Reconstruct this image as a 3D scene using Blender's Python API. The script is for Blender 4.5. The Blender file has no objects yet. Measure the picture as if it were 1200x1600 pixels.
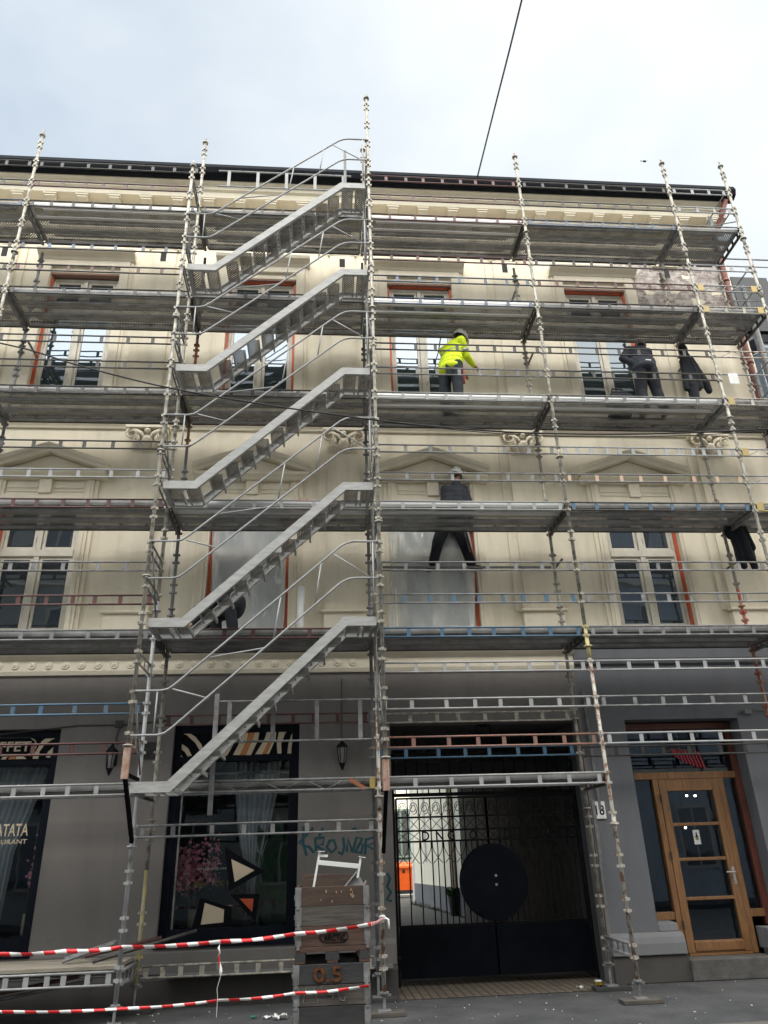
import bpy, bmesh, math, random
from mathutils import Vector, Matrix
random.seed(7)
SC = bpy.context.scene
COL = SC.collection
R = math.radians

# ------------------------------------------------------------------ camera
FPX, PITCH, ROLL, YAW = 1155.7, 0.43812, -0.033018, -0.090785
CAM = Vector((0.0, -10.1466, 1.6432))

def cam_axes():
    cy, sy, cp, sp, cr, sr = math.cos(YAW), math.sin(YAW), math.cos(PITCH), math.sin(PITCH), math.cos(ROLL), math.sin(ROLL)
    right, fw, up = Vector((cy, sy, 0)), Vector((-sy, cy, 0)), Vector((0, 0, 1))
    f2, u2 = cp*fw + sp*up, -sp*fw + cp*up
    return cr*right + sr*u2, -sr*right + cr*u2, f2
AX = cam_axes()
cd = bpy.data.cameras.new('camera'); co = bpy.data.objects.new('camera', cd); COL.objects.link(co)
m3 = Matrix((AX[0], AX[1], -AX[2])).transposed()
co.matrix_world = Matrix.Translation(CAM) @ m3.to_4x4()
cd.sensor_fit = 'VERTICAL'; cd.sensor_height = 36.0; cd.lens = 36.0*FPX/1600
cd.clip_start = 0.05; cd.clip_end = 500
SC.camera = co

def at(px, py, Y):
    """a photograph pixel (1200x1600) -> the point of the plane y = Y it shows"""
    d = AX[0]*((px-600)/FPX) + AX[1]*(-(py-800)/FPX) + AX[2]
    return CAM + d*((Y-CAM.y)/d.y)
def xz(px, py, Y):
    p = at(px, py, Y); return (p.x, p.z)

# ------------------------------------------------------------------ sky, sun, exposure
SUN_EL, SUN_AZ = R(57), R(200)
w = bpy.data.worlds.new('World'); SC.world = w; w.use_nodes = True
nt = w.node_tree; nt.nodes.clear()
def N(t, ty, **kw):
    n = t.nodes.new(ty)
    for k, v in kw.items(): setattr(n, k, v)
    return n
out = N(nt, 'ShaderNodeOutputWorld'); bg = N(nt, 'ShaderNodeBackground'); bg.inputs[1].default_value = 0.085
sky = N(nt, 'ShaderNodeTexSky', sky_type='NISHITA', sun_disc=False); sky.sun_elevation = SUN_EL; sky.sun_rotation = SUN_AZ
tc = N(nt, 'ShaderNodeTexCoord')
mp = N(nt, 'ShaderNodeMapping'); mp.inputs['Scale'].default_value = (1.0, 1.0, 1.9); mp.inputs['Location'].default_value = (0.31, 0.12, 0.4)
nz = N(nt, 'ShaderNodeTexNoise'); nz.inputs['Scale'].default_value = 1.7; nz.inputs['Detail'].default_value = 5; nz.inputs['Roughness'].default_value = 0.52
sep = N(nt, 'ShaderNodeSeparateXYZ')
grad = N(nt, 'ShaderNodeMath', operation='MULTIPLY_ADD'); grad.inputs[1].default_value = 0.5; grad.inputs[2].default_value = 0.03
addm = N(nt, 'ShaderNodeMath', operation='ADD')
cr = N(nt, 'ShaderNodeValToRGB')
cr.color_ramp.elements[0].position = 0.36; cr.color_ramp.elements[0].color = (0.57, 0.655, 0.745, 1)
cr.color_ramp.elements[1].position = 0.76; cr.color_ramp.elements[1].color = (1.0, 1.03, 1.03, 1)
e = cr.color_ramp.elements.new(0.55); e.color = (0.78, 0.84, 0.88, 1)
vm = N(nt, 'ShaderNodeVectorMath', operation='SCALE'); vm.inputs['Scale'].default_value = 3.55
mix = N(nt, 'ShaderNodeMixRGB'); mix.inputs[0].default_value = 0.93
L = nt.links.new
L(tc.outputs['Generated'], mp.inputs[0]); L(mp.outputs[0], nz.inputs['Vector']); L(tc.outputs['Generated'], sep.inputs[0])
L(sep.outputs[0], grad.inputs[0]); L(nz.outputs[0], addm.inputs[0]); L(grad.outputs[0], addm.inputs[1])
L(addm.outputs[0], cr.inputs[0]); L(cr.outputs[0], vm.inputs[0]); L(sky.outputs[0], mix.inputs[1]); L(vm.outputs[0], mix.inputs[2])
# the cloud is brightest on the side of the hidden sun, behind the photographer
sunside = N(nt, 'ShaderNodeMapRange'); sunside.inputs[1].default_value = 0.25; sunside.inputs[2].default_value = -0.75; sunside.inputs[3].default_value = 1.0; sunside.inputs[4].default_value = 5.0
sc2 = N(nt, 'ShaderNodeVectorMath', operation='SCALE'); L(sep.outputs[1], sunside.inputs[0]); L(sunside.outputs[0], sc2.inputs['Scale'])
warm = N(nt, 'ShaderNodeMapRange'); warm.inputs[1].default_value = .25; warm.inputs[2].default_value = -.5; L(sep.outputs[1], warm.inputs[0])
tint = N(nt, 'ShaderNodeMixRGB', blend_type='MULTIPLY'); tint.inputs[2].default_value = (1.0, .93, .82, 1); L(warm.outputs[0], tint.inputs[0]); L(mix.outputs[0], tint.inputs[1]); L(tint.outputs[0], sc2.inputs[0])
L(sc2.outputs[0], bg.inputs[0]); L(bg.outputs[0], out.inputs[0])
sl = bpy.data.lights.new('sun', 'SUN'); sl.energy = 1.0; sl.angle = R(60); sl.color = (1.0, 0.965, 0.92)
so = bpy.data.objects.new('sun', sl); COL.objects.link(so)
# the lamp shines from azimuth behind the photographer, high through thin cloud
sd = Vector((math.sin(SUN_AZ)*math.cos(SUN_EL), math.cos(SUN_AZ)*math.cos(SUN_EL), math.sin(SUN_EL)))
so.rotation_euler = sd.to_track_quat('Z', 'Y').to_euler()
SC.view_settings.view_transform = 'Standard'; SC.view_settings.look = 'None'; SC.view_settings.gamma = 1.0
SC.view_settings.exposure = 1.9
SC.cycles.max_bounces = 6; SC.cycles.transparent_max_bounces = 24

# ------------------------------------------------------------------ materials
MATS = {}
def mat(name, col, rough=0.6, metal=0.0, var=0.12, scale=6.0, col2=None, ramp=(0.35, 0.7), bump=0.0, bscale=40.0, spec=0.5, detail=5, stretch=None, rnd=0.0):
    if name in MATS: return MATS[name]
    m = bpy.data.materials.new(name); m.use_nodes = True; t = m.node_tree
    b = t.nodes['Principled BSDF']; b.inputs['Roughness'].default_value = rough; b.inputs['Metallic'].default_value = metal
    b.inputs['Specular IOR Level'].default_value = spec
    tcn = N(t, 'ShaderNodeTexCoord'); src = tcn.outputs['Object']
    if stretch:
        mpn = N(t, 'ShaderNodeMapping'); mpn.inputs['Scale'].default_value = stretch; t.links.new(src, mpn.inputs[0]); src = mpn.outputs[0]
    if rnd:
        oi = N(t, 'ShaderNodeObjectInfo'); va = N(t, 'ShaderNodeVectorMath', operation='ADD')
        sc_ = N(t, 'ShaderNodeMath', operation='MULTIPLY'); sc_.inputs[1].default_value = 37.0
        t.links.new(oi.outputs['Random'], sc_.inputs[0]); t.links.new(src, va.inputs[0]); t.links.new(sc_.outputs[0], va.inputs[1]); src = va.outputs[0]
    n = N(t, 'ShaderNodeTexNoise'); n.inputs['Scale'].default_value = scale; n.inputs['Detail'].default_value = detail; n.inputs['Roughness'].default_value = 0.62
    t.links.new(src, n.inputs['Vector'])
    r = N(t, 'ShaderNodeValToRGB'); c2 = col2 or tuple(c*(1-3*var) if 1-3*var > 0 else 0 for c in col)
    r.color_ramp.elements[0].position = ramp[0]; r.color_ramp.elements[1].position = ramp[1]
    r.color_ramp.elements[0].color = (*c2, 1); r.color_ramp.elements[1].color = (*col, 1)
    t.links.new(n.outputs[0], r.inputs[0]); t.links.new(r.outputs[0], b.inputs['Base Color'])
    if bump:
        n2 = N(t, 'ShaderNodeTexNoise'); n2.inputs['Scale'].default_value = bscale; n2.inputs['Detail'].default_value = 4
        t.links.new(src, n2.inputs['Vector'])
        bp = N(t, 'ShaderNodeBump'); bp.inputs['Strength'].default_value = bump; bp.inputs['Distance'].default_value = 0.02
        t.links.new(n2.outputs[0], bp.inputs['Height']); t.links.new(bp.outputs[0], b.inputs['Normal'])
    MATS[name] = m
    return m

def plaster_mat(name, col, dirt, streak=1.0):
    """painted render: broad blotches, vertical rain streaks and fine grain"""
    m = bpy.data.materials.new(name); m.use_nodes = True; t = m.node_tree
    b = t.nodes['Principled BSDF']; b.inputs['Roughness'].default_value = 0.85; b.inputs['Specular IOR Level'].default_value = 0.25
    tcn = N(t, 'ShaderNodeTexCoord')
    def noise(scale, st, det=6, ro=0.6):
        mpn = N(t, 'ShaderNodeMapping'); mpn.inputs['Scale'].default_value = st; t.links.new(tcn.outputs['Object'], mpn.inputs[0])
        n = N(t, 'ShaderNodeTexNoise'); n.inputs['Scale'].default_value = scale; n.inputs['Detail'].default_value = det; n.inputs['Roughness'].default_value = ro
        t.links.new(mpn.outputs[0], n.inputs['Vector']); return n.outputs[0]
    def ramp(src, a, c):
        r = N(t, 'ShaderNodeMapRange'); r.inputs[1].default_value = a; r.inputs[2].default_value = c; t.links.new(src, r.inputs[0]); return r.outputs[0]
    def mixc(f, c1, c2, k):
        mu = N(t, 'ShaderNodeMath', operation='MULTIPLY'); mu.inputs[1].default_value = k; t.links.new(f, mu.inputs[0])
        mx = N(t, 'ShaderNodeMixRGB'); t.links.new(mu.outputs[0], mx.inputs[0])
        if isinstance(c1, tuple): mx.inputs[1].default_value = (*c1, 1)
        else: t.links.new(c1, mx.inputs[1])
        mx.inputs[2].default_value = (*c2, 1); return mx.outputs[0]
    c = mixc(ramp(noise(0.55, (1, 1, 0.7)), 0.42, 0.72), col, dirt, 0.55)
    c = mixc(ramp(noise(3.2, (1, 1, 0.16), 6), 0.49, 0.72), c, tuple(d*0.8 for d in dirt), 0.5*streak)
    c = mixc(ramp(noise(1.15, (1.3, 1, .8), 3, 0.5), 0.555, 0.575), c, tuple(min(1, d*1.16) for d in dirt), 0.22)
    c = mixc(ramp(noise(1.7, (1, 1, 1.4), 7, 0.7), 0.60, 0.63), c, tuple(d*0.9 for d in dirt), 0.30*streak)
    c = mixc(ramp(noise(9.0, (1, 1, 1), 8, 0.75), 0.60, 0.76), c, tuple(d*0.62 for d in dirt), 0.45)
    t.links.new(c, b.inputs['Base Color'])
    bp = N(t, 'ShaderNodeBump'); bp.inputs['Strength'].default_value = 0.25; bp.inputs['Distance'].default_value = 0.01
    t.links.new(noise(28, (1, 1, 1), 6), bp.inputs['Height']); t.links.new(bp.outputs[0], b.inputs['Normal'])
    MATS[name] = m; return m

def glass_mat(name, tint, refl=0.25, see=0.0, rough=0.015, wav=0.02):
    """pane: mirror-like reflection over a dark (or see-through) body; wav = slight waviness of the sheet"""
    m = bpy.data.materials.new(name); m.use_nodes = True; t = m.node_tree; t.nodes.clear()
    o = N(t, 'ShaderNodeOutputMaterial'); g = N(t, 'ShaderNodeBsdfGlossy'); g.inputs['Roughness'].default_value = rough; g.inputs[0].default_value = (.78, .88, 1.0, 1)
    lw = N(t, 'ShaderNodeLayerWeight'); lw.inputs[0].default_value = 0.35
    mu = N(t, 'ShaderNodeMath', operation='MULTIPLY_ADD'); mu.inputs[1].default_value = 0.7; mu.inputs[2].default_value = refl; mu.use_clamp = True
    t.links.new(lw.outputs['Fresnel'], mu.inputs[0])
    d = N(t, 'ShaderNodeBsdfDiffuse'); d.inputs[0].default_value = (*tint, 1)
    tr = N(t, 'ShaderNodeBsdfTransparent'); tr.inputs[0].default_value = (0.86, 0.9, 0.9, 1)
    mx0 = N(t, 'ShaderNodeMixShader'); mx0.inputs[0].default_value = see
    t.links.new(d.outputs[0], mx0.inputs[1]); t.links.new(tr.outputs[0], mx0.inputs[2])
    mx = N(t, 'ShaderNodeMixShader'); t.links.new(mu.outputs[0], mx.inputs[0]); t.links.new(mx0.outputs[0], mx.inputs[1]); t.links.new(g.outputs[0], mx.inputs[2])
    tcn = N(t, 'ShaderNodeTexCoord'); n = N(t, 'ShaderNodeTexNoise'); n.inputs['Scale'].default_value = 2.2; n.inputs['Detail'].default_value = 1
    bp = N(t, 'ShaderNodeBump'); bp.inputs['Strength'].default_value = wav; bp.inputs['Distance'].default_value = 0.1
    t.links.new(tcn.outputs['Object'], n.inputs['Vector']); t.links.new(n.outputs[0], bp.inputs['Height']); t.links.new(bp.outputs[0], g.inputs['Normal'])
    t.links.new(mx.outputs[0], o.inputs[0]); MATS[name] = m; return m

def perforated_mat(name, col):
    """pressed steel plank: rows of punched holes one can see light through, dirt on the sheet between them"""
    m = bpy.data.materials.new(name); m.use_nodes = True; t = m.node_tree
    b = t.nodes['Principled BSDF']; b.inputs['Metallic'].default_value = 0.35; b.inputs['Roughness'].default_value = 0.5
    o = t.nodes['Material Output']; tcn = N(t, 'ShaderNodeTexCoord')
    mpn = N(t, 'ShaderNodeMapping'); mpn.inputs['Scale'].default_value = (30, 30, 0); mpn.inputs['Rotation'].default_value = (0, 0, R(45))
    fr = N(t, 'ShaderNodeVectorMath', operation='FRACTION'); sb = N(t, 'ShaderNodeVectorMath', operation='SUBTRACT'); sb.inputs[1].default_value = (0.5, 0.5, 0)
    ln = N(t, 'ShaderNodeVectorMath', operation='LENGTH'); lt = N(t, 'ShaderNodeMath', operation='LESS_THAN'); lt.inputs[1].default_value = 0.24
    t.links.new(tcn.outputs['Object'], mpn.inputs[0]); t.links.new(mpn.outputs[0], fr.inputs[0]); t.links.new(fr.outputs[0], sb.inputs[0])
    t.links.new(sb.outputs[0], ln.inputs[0]); t.links.new(ln.outputs['Value'], lt.inputs[0])
    n = N(t, 'ShaderNodeTexNoise'); n.inputs['Scale'].default_value = 3.5; n.inputs['Detail'].default_value = 6
    t.links.new(tcn.outputs['Object'], n.inputs['Vector'])
    r = N(t, 'ShaderNodeValToRGB'); r.color_ramp.elements[0].position = 0.36; r.color_ramp.elements[0].color = (col[0]*.4, col[1]*.38, col[2]*.35, 1)
    r.color_ramp.elements[1].position = 0.62; r.color_ramp.elements[1].color = (*col, 1)
    t.links.new(n.outputs[0], r.inputs[0]); t.links.new(r.outputs[0], b.inputs['Base Color'])
    tr = N(t, 'ShaderNodeBsdfTransparent'); mx = N(t, 'ShaderNodeMixShader')
    t.links.new(lt.outputs[0], mx.inputs[0]); t.links.new(b.outputs[0], mx.inputs[1]); t.links.new(tr.outputs[0], mx.inputs[2]); t.links.new(mx.outputs[0], o.inputs[0])
    MATS[name] = m; return m

def brick_mat(name, c1, c2, mortar, scale=4.0):
    m = bpy.data.materials.new(name); m.use_nodes = True; t = m.node_tree
    b = t.nodes['Principled BSDF']; b.inputs['Roughness'].default_value = 0.9
    tcn = N(t, 'ShaderNodeTexCoord'); mpn = N(t, 'ShaderNodeMapping'); mpn.inputs['Rotation'].default_value = (R(90), 0, 0)
    nz_ = N(t, 'ShaderNodeTexNoise'); nz_.inputs['Scale'].default_value = 5; nz_.inputs['Detail'].default_value = 4
    ad = N(t, 'ShaderNodeVectorMath', operation='MULTIPLY_ADD'); ad.inputs[1].default_value = (0.05, 0.05, 0.05)
    br = N(t, 'ShaderNodeTexBrick'); br.inputs['Scale'].default_value = scale; br.inputs['Mortar Size'].default_value = 0.028
    br.inputs['Brick Width'].default_value = 0.9; br.inputs['Row Height'].default_value = 0.3
    br.inputs[1].default_value = (*c1, 1); br.inputs[2].default_value = (*c2, 1); br.inputs[3].default_value = (*mortar, 1)
    t.links.new(tcn.outputs['Object'], nz_.inputs['Vector']); t.links.new(nz_.outputs['Color'], ad.inputs[0]); t.links.new(tcn.outputs['Object'], ad.inputs[2])
    t.links.new(ad.outputs[0], mpn.inputs[0]); t.links.new(mpn.outputs[0], br.inputs['Vector'])
    n = N(t, 'ShaderNodeTexNoise'); n.inputs['Scale'].default_value = 6; n.inputs['Detail'].default_value = 8; n.inputs['Roughness'].default_value = .7
    t.links.new(tcn.outputs['Object'], n.inputs['Vector'])
    mr = N(t, 'ShaderNodeMapRange'); mr.inputs[1].default_value = 0.47; mr.inputs[2].default_value = 0.56; t.links.new(n.outputs[0], mr.inputs[0])
    mx = N(t, 'ShaderNodeMixRGB'); mx.inputs[2].default_value = (.50, .46, .42, 1)
    t.links.new(mr.outputs[0], mx.inputs[0]); t.links.new(br.outputs[0], mx.inputs[1]); t.links.new(mx.outputs[0], b.inputs['Base Color'])
    bp = N(t, 'ShaderNodeBump'); bp.inputs['Strength'].default_value = 0.6; bp.inputs['Distance'].default_value = 0.02
    t.links.new(br.outputs['Fac'], bp.inputs['Height']); bp.invert = True; t.links.new(bp.outputs[0], b.inputs['Normal'])
    MATS[name] = m; return m

def stripe_mat(name, c1, c2, period):
    """barrier tape: two colours alternating along the length (the u of the strip's own map)"""
    m = bpy.data.materials.new(name); m.use_nodes = True; t = m.node_tree
    b = t.nodes['Principled BSDF']; b.inputs['Roughness'].default_value = 0.4
    uv = N(t, 'ShaderNodeUVMap'); s = N(t, 'ShaderNodeSeparateXYZ'); t.links.new(uv.outputs[0], s.inputs[0])
    a = N(t, 'ShaderNodeMath', operation='DIVIDE'); a.inputs[1].default_value = period
    f = N(t, 'ShaderNodeMath', operation='FRACT'); g = N(t, 'ShaderNodeMath', operation='GREATER_THAN'); g.inputs[1].default_value = 0.5
    sk = N(t, 'ShaderNodeMath', operation='MULTIPLY_ADD'); sk.inputs[1].default_value = 0.5
    t.links.new(s.outputs[1], sk.inputs[0]); t.links.new(s.outputs[0], sk.inputs[2])
    t.links.new(sk.outputs[0], a.inputs[0]); t.links.new(a.outputs[0], f.inputs[0]); t.links.new(f.outputs[0], g.inputs[0])
    mx = N(t, 'ShaderNodeMixRGB'); mx.inputs[1].default_value = (*c1, 1); mx.inputs[2].default_value = (*c2, 1)
    t.links.new(g.outputs[0], mx.inputs[0]); t.links.new(mx.outputs[0], b.inputs['Base Color']); MATS[name] = m; return m

def film_mat(name):
    """thin translucent building film: part see-through, part milky, with creases"""
    m = bpy.data.materials.new(name); m.use_nodes = True; t = m.node_tree; t.nodes.clear()
    o = N(t, 'ShaderNodeOutputMaterial'); d = N(t, 'ShaderNodeBsdfDiffuse'); d.inputs[0].default_value = (.80, .82, .81, 1)
    g = N(t, 'ShaderNodeBsdfGlossy'); g.inputs['Roughness'].default_value = 0.18; tr = N(t, 'ShaderNodeBsdfTransparent')
    tcn = N(t, 'ShaderNodeTexCoord'); mpn = N(t, 'ShaderNodeMapping'); mpn.inputs['Scale'].default_value = (3.0, 3.0, 0.8); mpn.inputs['Rotation'].default_value = (0, R(18), 0)
    n = N(t, 'ShaderNodeTexNoise'); n.inputs['Scale'].default_value = 2.6; n.inputs['Detail'].default_value = 4; n.inputs['Distortion'].default_value = 1.4; n.noise_type = 'RIDGED_MULTIFRACTAL'; n.normalize = True
    t.links.new(tcn.outputs['Object'], mpn.inputs[0]); t.links.new(mpn.outputs[0], n.inputs['Vector'])
    bp = N(t, 'ShaderNodeBump'); bp.inputs['Strength'].default_value = 0.8; bp.inputs['Distance'].default_value = 0.05; t.links.new(n.outputs[0], bp.inputs['Height']); t.links.new(bp.outputs[0], g.inputs['Normal'])
    mr = N(t, 'ShaderNodeMapRange'); mr.inputs[1].default_value = .35; mr.inputs[2].default_value = .7; mr.inputs[3].default_value = .66; mr.inputs[4].default_value = .38
    t.links.new(n.outputs[0], mr.inputs[0])
    mx1 = N(t, 'ShaderNodeMixShader'); mx1.inputs[0].default_value = 0.09; t.links.new(d.outputs[0], mx1.inputs[1]); t.links.new(g.outputs[0], mx1.inputs[2])
    mx2 = N(t, 'ShaderNodeMixShader'); t.links.new(mr.outputs[0], mx2.inputs[0]); t.links.new(mx1.outputs[0], mx2.inputs[1]); t.links.new(tr.outputs[0], mx2.inputs[2])
    t.links.new(mx2.outputs[0], o.inputs[0]); MATS[name] = m; return m

CREAM = plaster_mat('cream render', (.79, .72, .58), (.62, .555, .43))
CREAM2 = plaster_mat('cream moulding', (.80, .73, .595), (.64, .575, .45), .6)
BROWN = plaster_mat('brown grey render', (.195, .182, .174), (.14, .13, .124), .7)
SLATE = plaster_mat('blue grey render', (.15, .154, .168), (.115, .118, .128), .7)
PLINTH = plaster_mat('grey stone plinth', (.19, .195, .205), (.12, .12, .125), .8)
PLINTHD = plaster_mat('dark wet plinth', (.075, .07, .066), (.05, .047, .045), .8)
YARDWALL = plaster_mat('pale yard render', (.86, .81, .68), (.76, .70, .55), 1)
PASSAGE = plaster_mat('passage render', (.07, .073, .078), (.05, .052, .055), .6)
NEIGHB = plaster_mat('pale blue render', (.50, .56, .62), (.40, .45, .50), .8)
OPPO = plaster_mat('green grey render', (.42, .44, .41), (.34, .36, .34), .6)
GALV = mat('galvanised tube', (.25, .255, .26), .6, 0, col2=(.13, .13, .128), spec=.25, scale=7, rnd=1)
GALVB = mat('bright galvanised steel', (.35, .355, .36), .55, 0, col2=(.26, .265, .265), spec=.3, scale=5, rnd=1)
DARKST = mat('worn dark steel', (.06, .058, .056), .5, .2, col2=(.03, .028, .026), scale=9, rnd=1)
MAROON = mat('worn maroon paint', (.11, .035, .035), .5, .1, col2=(.055, .028, .026), scale=9, rnd=1)
REDRAIL = mat('worn orange red paint', (.27, .11, .08), .5, .1, col2=(.17, .12, .10), scale=8, rnd=1)
BLUE = mat('worn blue paint', (.045, .13, .23), .5, .1, col2=(.07, .11, .15), scale=8, rnd=1)
BLUED = mat('blue grey paint', (.08, .12, .19), .45, .2, col2=(.05, .055, .065), scale=9, rnd=1)
CREAMT = mat('cream painted tube', (.37, .35, .30), .5, .1, col2=(.16, .145, .12), scale=10, ramp=(.38, .55), rnd=1)
YELT = mat('yellow painted tube', (.46, .40, .16), .5, .1, col2=(.34, .30, .22), scale=4, ramp=(.4, .55), rnd=1)
RUSTT = mat('rust flecked tube', (.40, .38, .34), .5, .1, col2=(.19, .10, .055), scale=12, ramp=(.40, .50), rnd=1)
REDT = mat('red painted tube', (.33, .07, .05), .5, .1, col2=(.35, .22, .14), scale=5, ramp=(.42, .56), rnd=1)
YELLOW = mat('yellow steel end', (.42, .29, .07), .45, .1, col2=(.32, .25, .12))
ORANGEP = mat('orange steel end', (.36, .12, .05), .5, .1, col2=(.24, .11, .06))
DECK = perforated_mat('perforated steel plank', (.34, .34, .33))
DECKS = mat('plank side steel', (.30, .30, .296), .5, .2, col2=(.16, .157, .154), scale=4, rnd=1)
DECK_SKYLIT = mat('plank side painted skylight', (.5, .505, .51), .35, .4, col2=(.55, .55, .55), scale=4)  # same galvanised side, with sky light on it put into a paler colour
TREAD = perforated_mat('perforated tread', (.34, .335, .32))
ALU = mat('mill aluminium', (.40, .40, .395), .55, 0, col2=(.29, .29, .285), spec=.3, scale=6, stretch=(1, 1, 4), rnd=1)
FRAMEW = mat('cream window paint', (.66, .62, .53), .45, 0, col2=(.55, .51, .43), scale=6)
FRAMEN = mat('black blue timber', (.006, .009, .016), .6, 0, col2=(.004, .006, .011), spec=.12)
TAPEO = mat('orange red tape', (.62, .10, .025), .5, 0, col2=(.45, .10, .05), scale=4)
BRICKO = mat('bare terracotta lintel', (.36, .20, .16), .9, 0, col2=(.26, .16, .13), scale=12)
GLASSU = glass_mat('upper window glass', (.03, .042, .046), .09)
GLASSM = glass_mat('first floor window glass', (.034, .038, .042), .10)
GLASSS = glass_mat('shop glass', (.008, .011, .016), .04, .94)
GLASSD = glass_mat('door glass', (.005, .008, .012), .07, .85, wav=.004)
ROOF = mat('dark sheet roof', (.035, .038, .045), .5, .2, col2=(.022, .024, .03))
GUTTER = mat('dark gutter', (.010, .012, .016), .8, 0, col2=(.006, .007, .01), spec=.1)
PIPE = mat('red brown pipe', (.23, .075, .06), .5, .1, col2=(.17, .07, .06), scale=4)
BRICK = brick_mat('old exposed brick', (.22, .165, .155), (.31, .265, .25), (.38, .355, .33), 3.6)
IRON = mat('black wrought iron', (.007, .0075, .009), .6, 0, col2=(.004, .004, .005), spec=.15)
IRONP = mat('black blue sheet iron', (.006, .008, .013), .7, 0, col2=(.003, .004, .007), scale=3, spec=.08)
OAK = mat('oiled oak', (.27, .135, .052), .5, 0, col2=(.16, .075, .03), scale=5, stretch=(6, 6, .6), bump=.15)
REDWOOD = mat('red brown frame timber', (.16, .05, .03), .5, 0, col2=(.10, .035, .025), scale=6, stretch=(6, 6, .7))
WOODD = mat('dark stained boards', (.085, .05, .032), .7, 0, col2=(.04, .026, .018), scale=5, stretch=(.8, 4, 9), bump=.3)
WOODG = mat('grey weathered boards', (.12, .105, .09), .8, 0, col2=(.045, .038, .033), scale=4, stretch=(.7, 4, 9), bump=.3)
WOODB = mat('red brown boards', (.12, .062, .042), .75, 0, col2=(.055, .033, .026), scale=4, stretch=(.8, 4, 9), bump=.3)
WOODK = mat('blackened boards', (.045, .043, .043), .75, 0, col2=(.024, .024, .026), scale=3, stretch=(.8, 3, 6), bump=.3)
PLANKW = mat('scaffold timber', (.30, .27, .22), .8, 0, col2=(.17, .15, .12), scale=4, stretch=(.6, 6, 6), bump=.2)
WHITEP = mat('white paint', (.80, .81, .80), .4, 0, col2=(.68, .69, .68))
CREAMV = mat('cream vinyl', (.60, .50, .36), .6, 0, col2=(.56, .47, .34))
ORANGEV = mat('orange vinyl', (.50, .19, .045), .6, 0, col2=(.46, .18, .05))
REDV = mat('red orange vinyl', (.55, .09, .03), .6, 0)
BLACKV = mat('black vinyl', (.006, .007, .010), .7, 0, spec=.08)
TEALP = mat('teal spray paint', (.005, .085, .11), .6, 0, col2=(.01, .06, .075), scale=9)
REDN = mat('red lettering', (.42, .02, .04), .5, 0)
HIVIS = mat('hi vis yellow cloth', (.72, .88, .02), .8, 0, col2=(.50, .64, .01), scale=7, bump=.5, bscale=14)
REFLECT = mat('silver reflective band', (.42, .45, .45), .35, .3)
NAVY = mat('dark navy cloth', (.02, .024, .036), .9, 0, col2=(.011, .013, .02), scale=8, bump=.5, bscale=12)
BLACKC = mat('black cloth', (.011, .013, .02), .9, 0, col2=(.006, .007, .011), scale=8, bump=.5, bscale=12)
TROUS = mat('slate work trousers', (.022, .032, .042), .9, 0, col2=(.011, .015, .02), scale=7, bump=.5, bscale=12)
SKIN = mat('skin', (.42, .24, .17), .55, 0, col2=(.36, .19, .13))
HAIRM = mat('dark hair', (.02, .014, .01), .7, 0)
HELMET = mat('white helmet plastic', (.88, .88, .87), .3, 0, col2=(.7, .7, .68))
CAPM = mat('khaki grey cap cloth', (.26, .24, .20), .9, 0)
BOOT = mat('black boots', (.012, .012, .014), .6, 0)
BINO = mat('orange bin plastic', (.80, .12, .012), .4, 0, col2=(.70, .10, .012))
BINB = mat('black bin base', (.014, .014, .015), .6, 0)
LEAF = mat('green leaves', (.04, .11, .025), .6, 0, col2=(.015, .045, .012), scale=9)
LEAFD = mat('deep green leaves', (.014, .09, .024), .45, 0, col2=(.006, .035, .012), scale=7)
PINK = mat('pink blossom', (.88, .36, .46), .8, 0, col2=(.70, .24, .33), scale=30)
TWIG = mat('brown twigs', (.05, .03, .02), .8, 0)
CURT = mat('sheer grey curtain', (.60, .64, .70), .8, 0, col2=(.48, .52, .58), scale=5)
POT = mat('beige pot', (.40, .36, .25), .6, 0)
TAPERW = stripe_mat('red white tape', (.80, .79, .78), (.66, .02, .025), .20)
FILM = film_mat('clear building film')
CABLE = mat('black cable', (.008, .008, .009), .6, 0)
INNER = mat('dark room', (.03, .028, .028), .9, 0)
LAMPGL = mat('lantern glass', (.22, .22, .22), .3, 0, col2=(.15, .15, .15))
PAPER = mat('white paper', (.72, .72, .70), .8, 0, col2=(.5, .5, .5))

def ground_mat(name, c, c2, speck, sc=60):
    m = mat(name, c, .92, 0, col2=c2, scale=1.6, bump=.7, bscale=90, detail=9)
    t = m.node_tree; b = t.nodes['Principled BSDF']; src = b.inputs['Base Color'].links[0].from_socket
    tcn = N(t, 'ShaderNodeTexCoord'); v = N(t, 'ShaderNodeTexVoronoi'); v.inputs['Scale'].default_value = sc; t.links.new(tcn.outputs['Object'], v.inputs['Vector'])
    lt = N(t, 'ShaderNodeMapRange'); lt.inputs[1].default_value = .38; lt.inputs[2].default_value = .16; t.links.new(v.outputs['Distance'], lt.inputs[0])
    n = N(t, 'ShaderNodeMath', operation='MULTIPLY'); n.inputs[1].default_value = .5; t.links.new(lt.outputs[0], n.inputs[0])
    mx = N(t, 'ShaderNodeMixRGB'); mx.inputs[2].default_value = (*speck, 1); t.links.new(n.outputs[0], mx.inputs[0]); t.links.new(src, mx.inputs[1]); t.links.new(mx.outputs[0], b.inputs['Base Color'])
    return m
ASPH = ground_mat('pavement asphalt', (.078, .079, .082), (.034, .035, .038), (.13, .13, .13))
ROADM = ground_mat('road asphalt', (.12, .12, .12), (.085, .085, .086), (.16, .16, .16))
KERBM = ground_mat('granite kerb', (.17, .15, .13), (.11, .10, .09), (.24, .22, .2), 80)
YARDG = ground_mat('yard asphalt', (.085, .085, .082), (.055, .055, .052), (.18, .18, .17))
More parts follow.
